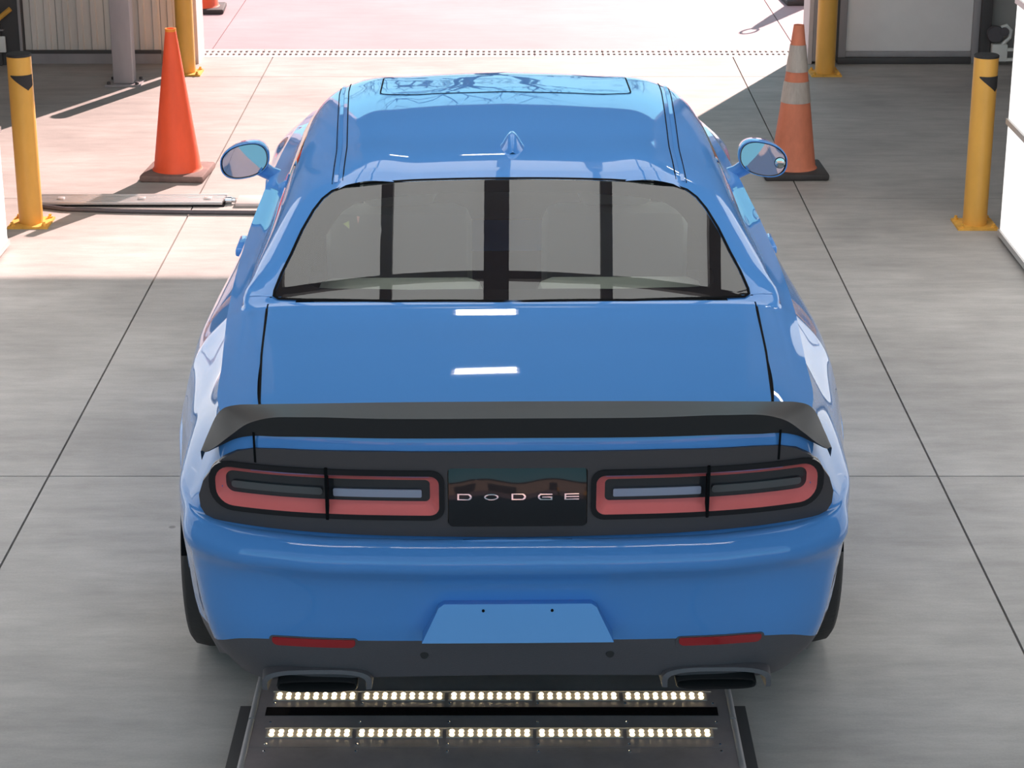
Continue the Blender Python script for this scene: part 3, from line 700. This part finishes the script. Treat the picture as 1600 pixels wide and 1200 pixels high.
# letters
def letter(chars, x0, wdt, z0, z1):
    t = .0042; x1 = x0 + wdt; out = []
    if chars == 'D':
        o = [(x0, z0), (x1 - .007, z0), (x1 - .002, z0 + .003), (x1, (z0 + z1) / 2), (x1 - .002, z1 - .003), (x1 - .007, z1), (x0, z1)]
        i = [(x0 + t, z0 + t * .6), (x1 - .009, z0 + t * .6), (x1 - t, (z0 + z1) / 2), (x1 - .009, z1 - t * .6), (x0 + t, z1 - t * .6)]; out.append((o, [i]))
    if chars == 'O':
        cx, cz = (x0 + x1) / 2, (z0 + z1) / 2
        o = [(cx + wdt / 2 * math.cos(a), cz + (z1 - z0) / 2 * math.sin(a)) for a in np.linspace(0, 2 * math.pi, 20, endpoint=False)]
        i = [(cx + (wdt / 2 - t) * math.cos(a), cz + ((z1 - z0) / 2 - t * .6) * math.sin(a)) for a in np.linspace(0, 2 * math.pi, 20, endpoint=False)]; out.append((o, [i]))
    if chars == 'G':
        q = t * .6; zm = (z0 + z1) / 2
        out.append(([(x1, z1), (x0 + .006, z1), (x0 + .001, z1 - .004), (x0, zm), (x0 + .001, z0 + .004), (x0 + .006, z0), (x1, z0), (x1, zm + q * .3), (x0 + .011, zm + q * .3), (x0 + .011, zm - q * .7), (x1 - t, zm - q * .7), (x1 - t, z0 + q), (x0 + .008, z0 + q), (x0 + t, zm), (x0 + .008, z1 - q), (x1, z1 - q)], []))
    if chars == 'E':
        q = t * .6; zm = (z0 + z1) / 2
        out.append(([(x0, z0), (x1, z0), (x1, z0 + q), (x0 + t, z0 + q), (x0 + t, zm - q / 2), (x1, zm - q / 2), (x1, zm + q / 2), (x0 + t, zm + q / 2), (x0 + t, z1 - q), (x1, z1 - q), (x1, z1), (x0, z1)], []))
    return out
for ch, cx in zip('DODGE', (-.135, -.067, .003, .070, .138)):
    for o, hs in letter(ch, cx - .0185, .037, .914, .930):
        patch('letter', o, hs, lambda x, z: (x, float(yP(x, z)) - .0185 + ys_c(z) + .002 * math.cos(x * 36) * ((z - .842) / .162), z), CHROME, app, .2, False, .004, (0, 1, 0))
# plate pad and its holes
pp = [(-.248, .535), (.248, .535), (.212, .607), (.205, .622), (.19, .632), (-.19, .632), (-.205, .622), (-.212, .607)]
padl = lambda d: (lambda x, z: (x, .004 + .034 * (z - .517) / .115 + float(bow(x)) * .3 - d, z))
pad = patch('plate_recess', pp, [], padl(0), PAINT, bumper, .04, thick=.085, tdir=(0, 1, 0)); pad['label'] = 'blue number plate pad without plate'
for x in (-.0889, .0889): MB().lathe([(.004, 0), (.004, .003)], (x, .0315, .616), 8, 'y').build('screw_hole', SEAM, pad)
# reflectors, parking sensors, exhaust tips, camera
for s in (1, -1):
    l = rrect(.425, .645, .479, .506, .010, 5, [.016, .005, .005, .016]); l = l if s > 0 else [(-x, z) for x, z in l]
    patch('rear_reflector', l, [], lambda x, z: (x, reary(x, z) - .006, z), REDREF, diff, .03, thick=.02, tdir=(0, 1, 0))
    l2 = rrect(.417, .653, .470, .510, .012); l2 = l2 if s > 0 else [(-x, z) for x, z in l2]
    patch('reflector_bezel', l2, [], lambda x, z: (x, reary(x, z) - .003, z), BLK_MATTE, diff, .03, thick=.02, tdir=(0, 1, 0))
    for px in (.245,): MB().lathe([(.011, 0), (.010, -.004)], (s * px, reary(s * px, .452) - .0005, .452), 14, 'y').build('parking_sensor', BLK_SATIN, diff, True, 40)
    # oval exhaust outlet: outer shell, inner dark wall, surround lip
    def oval(cx, cz, a, b, y, n=36, p=3.2):
        return [(cx + a * math.copysign(abs(math.cos(t)) ** (2 / p), math.cos(t)), y, cz + b * math.copysign(abs(math.sin(t)) ** (2 / p), math.sin(t))) for t in np.linspace(0, 2 * math.pi, n, endpoint=False)]
    cx, cz = s * .532, .350; loops = [oval(cx, cz, .108, .017, .40), oval(cx, cz, .108, .017, .135), oval(cx, cz, .105, .015, .130), oval(cx, cz, .101, .012, .138), oval(cx, cz, .101, .012, .38)]
    v = [p for l in loops for p in l]; f = []
    for q in range(4):
        for i in range(36): f.append((q * 36 + i, q * 36 + (i + 1) % 36, (q + 1) * 36 + (i + 1) % 36, (q + 1) * 36 + i))
    f.append(tuple(4 * 36 + i for i in range(36)))
    mesh_obj('exhaust_tip', v, f, BLK_SATIN, car, True, 50)
    loops = [oval(cx, cz + .010, .150, .045, .20), oval(cx, cz + .008, .146, .043, .128), oval(cx, cz + .006, .132, .035, .124), oval(cx, cz + .004, .125, .030, .20)]
    v = []; f = []; n = 36
    for l in loops: v += l
    for q in range(3):
        for i in range(n):
            if loops[0][i][2] < cz - .0 and loops[0][(i + 1) % n][2] < cz: continue
            f.append((q * n + i, q * n + (i + 1) % n, (q + 1) * n + (i + 1) % n, (q + 1) * n + i))
    o = mesh_obj('exhaust_surround', v, f, BLK_MATTE, diff, True, 50)
MB().box(-.03, .03, .045, .075, 1.086, 1.102, .006).build('rear_camera', BLK_GLOSS, trunk, True, 40)
# spoiler
F_ = [(0, .20, 1.130), (.35, .20, 1.129), (.55, .20, 1.127), (.66, .20, 1.126), (.724, .20, 1.124), (.764, .20, 1.108), (.798, .20, 1.045), (.815, .172, 1.008)]
L_ = [(0, .02, 1.150), (.35, .026, 1.149), (.53, .045, 1.147), (.631, .06, 1.139), (.682, .08, 1.117), (.726, .10, 1.080), (.772, .13, 1.036), (.80, .152, 1.013)]
B_ = [(0, .040, 1.090), (.35, .046, 1.089), (.53, .064, 1.087), (.616, .076, 1.084), (.670, .098, 1.078), (.713, .112, 1.066), (.752, .132, 1.042), (.79, .152, 1.016)]
ln = np.array([F_, L_, B_]).transpose(1, 0, 2); u = np.concatenate([[0], np.cumsum(np.linalg.norm(np.diff(ln[:, 1], axis=0), axis=1))])
ld, _ = hermite(ln, u, 6); v = []; f = []; K = 7
for s in (1, -1):
    base = len(v)
    for p in ld:
        F0, L0, B0 = p; t = np.array
        pts = [F0 + [0, .012, -.03], F0, F0 * .6 + L0 * .4 + [0, 0, .003], F0 * .12 + L0 * .88, L0, B0, B0 + [0, .03, .004]]
        v += [(q[0] * s, q[1], q[2]) for q in pts]
    for i in range(len(ld) - 1):
        for q in range(K - 1):
            a = base + i * K + q; f.append((a, a + 1, a + K + 1, a + K) if s < 0 else (a + K, a + K + 1, a + 1, a))
spo = mesh_obj('spoiler', v, f, BLK_SATIN, car, True); spo['label'] = 'black rear spoiler with drooping ends'
bm = bmesh.new(); bm.from_mesh(spo.data); bmesh.ops.remove_doubles(bm, verts=bm.verts, dist=1e-5); bmesh.ops.recalc_face_normals(bm, faces=bm.faces); bm.to_mesh(spo.data); bm.free()
if sum(p.normal.z * p.area for p in spo.data.polygons) < 0: spo.data.flip_normals()
spo.data.polygons.foreach_set('use_smooth', [True] * len(spo.data.polygons)); spo.data.set_sharp_from_angle(angle=R(38))
# mirrors
def mirror(s):
    cx, cy_, cz = s * .978, 3.0, 1.092; a, b = .092, .066; n = 40
    def egg(k, y, dz=0, sh=0):
        out = []
        for t in np.linspace(0, 2 * math.pi, n, endpoint=False):
            c, sn = math.cos(t), math.sin(t); ex = a * k * math.copysign(abs(c) ** .86, c); ez = b * k * math.copysign(abs(sn) ** .86, sn)
            ez *= 1.0 - .12 * c * (1 if sn > 0 else -0.5); ez -= .10 * ex      # taller towards the car
            out.append((cx + s * ex, cy_ + y - .12 * ex + .07 * ez, cz + ez + dz))
        return out
    loops = [egg(.93, -.030), egg(.985, -.036), egg(1.0, -.026), egg(1.0, .0), egg(.93, .05), egg(.74, .085), egg(.4, .105)]
    v = [p for l in loops for p in l]; f = []
    for q in range(len(loops) - 1):
        for i in range(n): f.append((q * n + i, q * n + (i + 1) % n, (q + 1) * n + (i + 1) % n, (q + 1) * n + i))
    f.append(tuple((len(loops) - 1) * n + i for i in range(n)))
    o = mesh_obj('door_mirror', v, f, PAINT, car, True)
    bz = [egg(.945, -.032), egg(.90, -.030), egg(.88, -.02)]
    v = [p for l in bz for p in l]; f = []
    for q in range(2):
        for i in range(n): f.append((q * n + i, q * n + (i + 1) % n, (q + 1) * n + (i + 1) % n, (q + 1) * n + i))
    mesh_obj('mirror_bezel', v, f, BLK_GLOSS, o, True)
    gl = egg(.895, -.0285); mg = mesh_obj('mirror_glass', gl, [tuple(range(n))], MIRROR, o)
    # tilt glass slightly towards the driver
    if s > 0:
        bs = [(cx + s * .063 + .021 * math.cos(t), cy_ - .0325 - .12 * .063 + .07 * (.021 * math.sin(t) - .012), cz - .012 + .021 * math.sin(t)) for t in np.linspace(0, 2 * math.pi, 20, endpoint=False)]
        bi = [(cx + s * .063 + .019 * math.cos(t), cy_ - .0335 - .12 * .063 + .07 * (.019 * math.sin(t) - .012), cz - .012 + .019 * math.sin(t)) for t in np.linspace(0, 2 * math.pi, 20, endpoint=False)]
        bc = (cx + s * .063, cy_ - .0385 - .12 * .063, cz - .012)
        mesh_obj('blind_spot_rim', bs + bi, [(i, (i + 1) % 20, 20 + (i + 1) % 20, 20 + i) for i in range(20)], BLK_GLOSS, o)
        mesh_obj('blind_spot_mirror', bi + [bc], [(i, (i + 1) % 20, 20) for i in range(20)], MIRROR, o, True)
    arm = [((s * .925, 3.02, 1.055), .030), ((s * .89, 3.03, 1.03), .026), ((s * .845, 3.05, 1.005), .030)]
    v = []; f = []; n2 = 16
    for (p, r_) in arm:
        for t in np.linspace(0, 2 * math.pi, n2, endpoint=False): v.append((p[0] + s * .6 * r_ * math.cos(t), p[1] + 1.7 * r_ * math.sin(t), p[2] + -.8 * r_ * math.cos(t)))
    for q in range(2):
        for i in range(n2): f.append((q * n2 + i, q * n2 + (i + 1) % n2, (q + 1) * n2 + (i + 1) % n2, (q + 1) * n2 + i))
    ar = mesh_obj('mirror_arm', v, f, PAINT, o, True)
    for q in (o, ar): 
        bm = bmesh.new(); bm.from_mesh(q.data); bmesh.ops.recalc_face_normals(bm, faces=bm.faces); bm.to_mesh(q.data); bm.free()
for s in (1, -1): mirror(s)
# wheels
def wheel(x, y, s):
    e = empty('wheel', (x, y, .362), 0, car)
    MB().lathe([(.25, -.135), (.29, -.150), (.335, -.148), (.352, -.135), (.360, -.10), (.362, -.04), (.362, .04), (.360, .10), (.352, .135), (.335, .148), (.29, .150), (.25, .135)], (0, 0, 0), 56, 'x', False).build('tyre', RUBBER, e, True, 50)
    MB().lathe([(.255, -.135), (.245, -.12), (.235, -.02), (.235, .06), (.245, .12), (.258, .136), (.248, .140), (.238, .12)], (0, 0, 0), 48, 'x', False).build('rim', ALLOY, e, True, 40)
    m = MB(); m.lathe([(.0, s * .09), (.05, s * .09), (.06, s * .06), (.06, s * -.02)], (0, 0, 0), 20, 'x', False); m.build('hub', ALLOY, e, True, 40)
    for k in range(5):
        a = 2 * math.pi * k / 5
        for da in (-.13, .13):
            v = []; 
            for r_, wd, xo in ((.045, .022, .085), (.15, .016, .08), (.245, .020, .115)):
                for t in (-1, 1):
                    for d in (0, -.03): v.append((s * (xo + d), r_ * math.cos(a + da * r_ / .245) - t * wd * math.sin(a), r_ * math.sin(a + da * r_ / .245) + t * wd * math.cos(a)))
            f = []
            for q in (0, 4): f += [(q, q + 2, q + 6, q + 4), (q + 1, q + 5, q + 7, q + 3), (q, q + 4, q + 5, q + 1), (q + 2, q + 3, q + 7, q + 6)]
            mesh_obj('spoke', v, f, ALLOY, e)
    MB().lathe([(.0, s * .0), (.18, s * .0), (.18, s * .02)], (0, 0, 0), 32, 'x', False).build('brake_disc', DSTEEL, e, True, 40)
for s in (1, -1):
    wheel(s * .833, 1.17, s); wheel(s * .838, 4.08, s)
    for k_, (ay, az) in enumerate(AX):
        v = []; f = []; n = 40
        prof = [(RW - .012, .93), (RW - .006, .99), (RW + .004, 1.004), (RW + .03, 1.004), (RW + .055, .985), (RW + .07, .955)]
        for i in range(n + 1):
            a = R(8 + 164 * i / n)
            for rr, xx in prof: 
                yy, zz = ay + rr * math.cos(a), az + rr * math.sin(a); 
                hit = SIDEBVH.ray_cast(Vector((1.4, yy, max(zz, .22))), Vector((-1, 0, 0)), 1.0); bx_ = hit[0].x if hit[0] is not None else .90
                v.append((s * (bx_ - (.998 - xx) * .75 + .004), yy, zz))
        K = len(prof)
        for i in range(n):
            for q in range(K - 1): f.append((i * K + q, i * K + q + 1, (i + 1) * K + q + 1, (i + 1) * K + q))
        o = mesh_obj('fender_flare', v, f, PAINT, car, True); bm = bmesh.new(); bm.from_mesh(o.data); bmesh.ops.recalc_face_normals(bm, faces=bm.faces); bm.to_mesh(o.data); bm.free()
        if sum(p.normal.x * s * p.area for p in o.data.polygons) < 0: o.data.flip_normals()
        v = []; f = []
        for i in range(25):
            a = R(12 + 156 * i / 24)
            for xx in (.60, .97): v.append((s * xx, ay + (RW + .005) * math.cos(a), az + (RW + .005) * math.sin(a)))
            if i: f.append((2 * i - 2, 2 * i - 1, 2 * i + 1, 2 * i))
        mesh_obj('wheel_liner', v, f, SEAM, car, True)
# underbody, interior
box('underbody', SEAM, (-.70, .70, .75, 4.70, .19, .24), car)
box('parcel_shelf', INTERIOR, (-.60, .60, .98, 1.35, 1.04, 1.06), car); box('cabin_floor', INTDARK, (-.74, .74, 1.3, 3.5, .30, .34), car); box('bulkhead', INTDARK, (-.70, .70, 1.0, 1.03, .30, 1.05), car)
box('dashboard', INTDARK, (-.70, .70, 3.15, 3.55, .80, 1.02), car, .04)
for s in (1, -1):
    st = box('rear_seat', INTERIOR, (s * .34 - .27, s * .34 + .27, 1.36, 1.85, .62, .78), car, .06); MB().box(s * .34 - .26, s * .34 + .26, 1.32, 1.46, .72, 1.10, .05).build('seat_back', INTERIOR, st, True, 40)
    st = box('front_seat', INTERIOR, (s * .37 - .26, s * .37 + .26, 2.2, 2.75, .50, .66), car, .06); MB().box(s * .37 - .25, s * .37 + .25, 2.1, 2.26, .60, 1.13, .06).build('seat_back', INTERIOR, st, True, 40); MB().box(s * .37 - .13, s * .37 + .13, 2.12, 2.22, 1.13, 1.30, .04).build('headrest', INTERIOR, st, True, 40)
box('interior_mirror', INTDARK, (-.12, .12, 2.86, 2.89, 1.28, 1.34), car, .01)
# front end (hidden from this side)
gv = patch('grille', rrect(-.66, .66, .70, .80, .03), [], lambda x, z: (x, 5.045 - .16 * abs(x) ** 2.4, z), BLK_MATTE, car, .05, thick=.03, tdir=(0, -1, 0))
for s in (1, -1):
    for px in (.40, .57): MB().lathe([(.075, -.03), (.075, .022), (.066, .026), (0, .012)], (s * px, 5.01 - .10 * px ** 2, .752), 24, 'y').build('headlamp', CHROME, car, True, 40)

# ------------------------------------------------------------------ scanner plate with LED rows
sc = empty('undercar_scanner', (-.06, 5.243, 0)); tag(sc, 'dark flat floor scanner with two rows of glowing LEDs under the bumper', 'scanner')
W0 = .69; ZT = .028
box('plate', DECKPL, (-W0, W0, .24, .70, 0, ZT), sc); box('plate', DECKPL, (-W0, W0, -.85, .236, 0, ZT), sc)
for s in (-1, 1):
    MB().tube([(s * (W0 + .006), -.85, ZT * .8), (s * (W0 + .006), .40, ZT * .8)], .011, 8).build('edge_rail', STEEL, sc, True, 50); MB().tube([(s * (W0 + .006), .408, ZT * .8), (s * (W0 + .006), .70, ZT * .8)], .011, 8).build('edge_rail', STEEL, sc, True, 50)
    box('edge_strip', DSTEEL, (s * (W0 + .03) - .02, s * (W0 + .03) + .02, -.85, .5, 0, .02), sc)
box('scan_window', SLOT, (-.66, .655, .425, .475, ZT, ZT + .002), sc)
def led_row(y, yw):
    for k in range(5):
        x0 = -.645 + k * .257 + (.0 if k < 4 else .0)
        md = box('led_module', LEDBACK, (x0, x0 + .247, y - yw / 2, y + yw / 2, ZT, ZT + .003), sc)
        m = MB()
        for q in range(9):
            for r_ in (-1, 1): m.lathe([(.0072, ZT + .003), (.0062, ZT + .006), (.003, ZT + .0075)], (x0 + .016 + q * .0268, y + r_ * .0105, 0), 8)
        o = m.build('led_lamps', LED, md); o['kind'] = 'stuff'
    box('led_glass_edge', LEDBACK, (-.65, .645, y + yw / 2 + .004, y + yw / 2 + .008, ZT, ZT + .004), sc)
led_row(.317, .048); led_row(.542, .048)
for y in (.215, .255, .385, .50):
    for k in range(6): MB().lathe([(.004, ZT), (.004, ZT + .002), (.002, ZT + .003)], (-.64 + k * .257, y, 0), 8).build('screw', CHROME, sc)

# ------------------------------------------------------------------ bollards
def bollard(x, y, label, h=.905, r=.0625, tape=True, group=None):
    e = empty('bollard', (x, y, 0)); tag(e, label, 'bollard', group)
    MB().lathe([(r, .012), (r, h - .012), (r * .97, h - .003)], (0, 0, 0), 36).build('post', YEL, e, True, 40)
    MB().lathe([(r * 1.02, h - .014), (r * 1.03, h - .004), (r * .96, h), (0, h + .001)], (0, 0, 0), 36).build('cap', RUBBER, e, True, 40)
    box('base_plate', YELB, (-.105, .105, -.105, .105, 0, .012), e)
    for sx in (-.083, .083):
        for sy in (-.083, .083): MB().lathe([(.013, .012), (.013, .02), (.008, .022), (.008, .032)], (sx, sy, 0), 8).build('anchor_bolt', YELB, e)
    if tape:
        v = []; f = []; n = 14
        for i in range(n + 1):
            t = i / n; a = R(-128 + 118 * t); zt = h - .105; zb = h - .105 - (.075 * min(1, max(0.0, t / .72)) + .006) if t < .72 else h - .105 - .077 + .02 * (t - .72) / .28
            for z in (zb, zt): v.append(((r + .0012) * math.cos(a), (r + .0012) * math.sin(a), z))
            if i: f.append((2 * i - 2, 2 * i, 2 * i + 1, 2 * i - 1))
        mesh_obj('black_tape', v, f, RUBBER, e, True)
    return e
bollard(-2.535, 11.15, 'sunlit yellow bollard with black tape mark beside the floor light bar')
bollard(2.42, 11.12, 'yellow bollard with black tape mark in front of the pale door panel')
bollard(-2.272, 15.10, 'sunlit yellow bollard at the door jamb behind the plain orange cone', .905, .062, False)
bollard(2.165, 15.08, 'shaded yellow bollard at the door jamb behind the striped cone', .905, .068, False)

# ------------------------------------------------------------------ traffic cones
def cone(x, y, rz, label, m, collars=False, basemat=CONEBASE, h=.865, rb=.128, loop=False, name='traffic_cone', top=None):
    e = empty(name, (x, y, 0), rz); tag(e, label, 'traffic cone')
    bs = .182
    b = MB().box(-bs, bs, -bs, bs, 0, .040, .012).build('base', basemat, e, True, 40)
    rr = lambda z: np.interp(z, [.04, .05, h], [rb + .012, rb, .029])
    zs = [.038, .046, .055] + list(np.linspace(.12, h - .01, 10)) + [h]
    prof = [(float(rr(z)), z) for z in zs] + [(.022, h), (.020, h - .03)]
    MB().lathe(prof, (0, 0, 0), 40, cap=False).build('cone_body', m, e, True, 45)
    if collars:
        for z0, z1 in ((.42, .54), (.595, .745)):
            MB().lathe([(float(rr(z0)) + .003, z0), (float(rr(z1)) + .003, z1)], (0, 0, 0), 40, cap=False).build('reflective_collar', COLLAR, e, True, 45)
    if top: MB().lathe([(.031, h - .035), (.031, h + .002), (.024, h + .002), (.022, h - .04)], (0, 0, 0), 28, cap=False).build('top_rim', top, e, True, 45)
    if loop:
        MB().lathe([(.03, h - .02), (.03, h + .02), (.012, h + .03), (0, h + .03)], (0, 0, 0), 20, cap=False).build('cap', m, e, True, 45)
        MB().tube([(.055 * math.cos(a), 0, h + .085 + .075 * math.sin(a)) for a in np.linspace(-.5 * math.pi, 1.5 * math.pi, 22)], .012, 8).build('grab_loop', m, e, True, 60)
    return e
cone(-1.915, 12.2, R(-4), 'plain bright orange cone standing in the sun', ORANGE, False, CONEBASE2, .84, .134, top=mat('amber_rim', (.86, .26, .03), .5))
cone(1.60, 12.24, R(2), 'faded orange cone with two grey reflective collars in shade', ORANGEF, True, CONEBASE, .855, .128)
cone(-2.50, 17.62, R(3), 'orange cone on a heavy dark base outside the sunny jamb', ORANGE, False, CONEBASE, .86, .13, loop=True)
cone(2.40, 18.03, R(3), 'orange cone with grab loop outside the shaded jamb', ORANGE, True, CONEBASE, .78, .11, loop=True)
cone(2.30, 21.0, R(3), 'orange cone with grab loop farther out on the apron', ORANGE, True, CONEBASE, 1.0, .11, loop=True)

# ------------------------------------------------------------------ floor light bar, cover plate, cable
lb = empty('floor_light_bar', (0, 11.575, 0)); tag(lb, 'long ribbed metal light bar lying on the sunlit floor', 'light bar')
box('bed', SEAM, (-2.60, -1.565, -.075, .085, 0, .008), lb)
for k in range(5): box('rib', ALU, (-2.60, -1.575, -.072 + k * .030, -.060 + k * .030, .008, .026), lb, .004)
box('top_rail', ALU, (-2.60, -1.565, .075, .092, 0, .03), lb, .004)
for x in (-2.46, -2.02, -1.66): MB().box(x - .02, x + .02, -.02, .015, .02, .034, .004).build('clip', ALU, lb, True, 40)
MB().lathe([(.019, -.02), (.019, .015), (.014, .018), (.014, .035)], (-1.545, -.01, .02), 16, 'x').build('connector', CHROME, lb, True, 40)
cp = box('floor_cover_plate', GRATE, (-1.505, -1.12, 11.49, 11.67, 0, .022), None, .006); tag(cp, 'flat metal cover plate joined to the ribbed light bar', 'cover plate')
random.seed(3)
cb = MB().tube([(-2.56, 11.47, .012), (-2.40, 11.405, .012), (-2.1, 11.37, .012), (-1.75, 11.345, .012), (-1.4, 11.335, .012), (-1.1, 11.33, .012)], .0125, 8).build('floor_cable', BLK_MATTE, None, True, 60); tag(cb, 'black cable running along the sunlit floor to the car', 'cable')

# ------------------------------------------------------------------ equipment in the far corners
ev = empty('hose_bracket', (3.47, WY - .12, 0)); tag(ev, 'white bracket with hooked hose and label by the pale door', 'bracket')
MB().box(-.09, .02, -.02, .06, .03, .155, .01).build('label_box', WHITE, ev, True, 40); box('lower_bar', WHITE, (.0, .22, -.015, .01, .035, .055), ev); box('upper_bar', WHITE, (.0, .22, -.015, .01, .105, .125), ev)
MB().tube([(-.02, 0, .15), (.03, 0, .20), (.035, 0, .25), (.0, 0, .285), (-.035, 0, .27)], .014, 10).build('hook', WHITE, ev, True, 60)
MB().lathe([(.055, -.03), (.06, 0), (.055, .03)], (-.075, 0, .225), 20, 'y').build('reel', BLK_MATTE, ev, True, 40); MB().lathe([(.03, -.035), (.03, .02)], (-.015, -.005, .245), 16, 'y').build('reel_hub', BLK_MATTE, ev, True, 40)
el = empty('control_box', (-3.64, WY - .14, 0)); tag(el, 'dark equipment box with white label and yellow arm beside the ribbed wall', 'equipment')
box('cabinet', DSTEEL, (-.20, .03, 0, .12, 0, .40), el, .01); MB().box(-.12, .065, -.02, .0, .10, .215, .006).build('white_label', WHITE, el, True, 40)
MB().tube([(-.02, -.03, .30), (.12, -.03, .41)], .018, 10).build('yellow_arm', YEL, el, True, 60); box('tray', STEEL, (-.06, .06, -.03, .0, .255, .263), el)

# ------------------------------------------------------------------ outside: bare trees, low building, entry bollards
def bare_tree(x, y, h, seed, label):
    rnd = random.Random(seed); m = MB()
    def grow(p, d, L, r, depth):
        pts = [p]; rs = [r]; q = p.copy(); dd = d.copy()
        for k in range(3):
            dd = (dd + Vector((rnd.uniform(-.18, .18), rnd.uniform(-.18, .18), rnd.uniform(-.04, .14)))).normalized(); q = q + dd * L / 3; pts.append(q.copy()); rs.append(r * (1 - .13 * (k + 1)))
        m.tube(pts, rs, 6 if depth < 2 else 4, False)
        if depth >= 5: return
        for k in range(3 if depth < 4 else 2):
            a = rnd.uniform(0, 2 * math.pi); sp = rnd.uniform(.45, .95); side = Vector((math.cos(a), math.sin(a), 0))
            nd = (dd + side * sp).normalized(); t = rnd.choice([2, 3, 3]); grow(pts[t].copy(), nd, L * rnd.uniform(.62, .82), rs[t] * .72, depth + 1)
    grow(Vector((0, 0, -.02)), Vector((0, 0, 1)), h * .25, h * .026, 0)
    o = m.build('bare_tree', BARK); o.location = (x, y, 0); tag(o, label, 'tree', 'bare trees beyond the apron'); return o
for x, y, h, sd_, lb_ in ((-8.5, 36, 11, 1, 'leafless tree with the broadest crown beyond the apron'), (-2.6, 40, 11.0, 2, 'tall leafless tree beyond the apron, second from the broad one'), (-.35, 31, 11.5, 8, 'thick-trunked leafless tree facing the vehicle door'),
        (3.5, 31, 9.0, 5, 'leafless tree beyond the striped cones'), (1.6, 43, 9.0, 9, 'small leafless tree between the thick-trunked tree and the cone side'), (8.0, 38, 9.0, 12, 'leafless tree standing apart on the cone side')): bare_tree(x, y, h, sd_, lb_)
bd = empty('low_building', (0, -34, 0)); tag(bd, 'low tan building across the yard behind the workshop', 'building')
box('wall', TAN, (-16, 16, -6, 0, 0, 4.2), bd); box('roof', DSTEEL, (-16.3, 16.3, -6.3, .3, 4.2, 4.5), bd)
for x in (-10, -4, 3, 9): box('door', DSTEEL, (x - 1.4, x + 1.4, -.05, .04, 0, 2.9), bd)
for x in (-1.5, 1.5): bollard(x, -7.5, 'yellow bollard in the yard behind the car, under the open sky', 1.05, .075, False, 'yard bollards')

# fixtures reflected in the trunk lid, and a row added behind the car
fixture(-0.22, 14.5, 4.9, 0.5, 'twin tube ceiling light above the lane near the vehicle door')
for fx, fl in ((-1.5, 'added twin tube light behind the car on the sunlit cone side'), (0, 'middle twin tube light of the row added behind the car'), (1.5, 'added twin tube light behind the car on the pale-door side')): fixture(fx, 3.3, 4.9, 1.42, fl)  # unseen row added to brighten the bumper ledge and trunk lid
fixture(3.3, 14.5, 4.9, 1.2, 'twin tube ceiling light above the pale door panel')
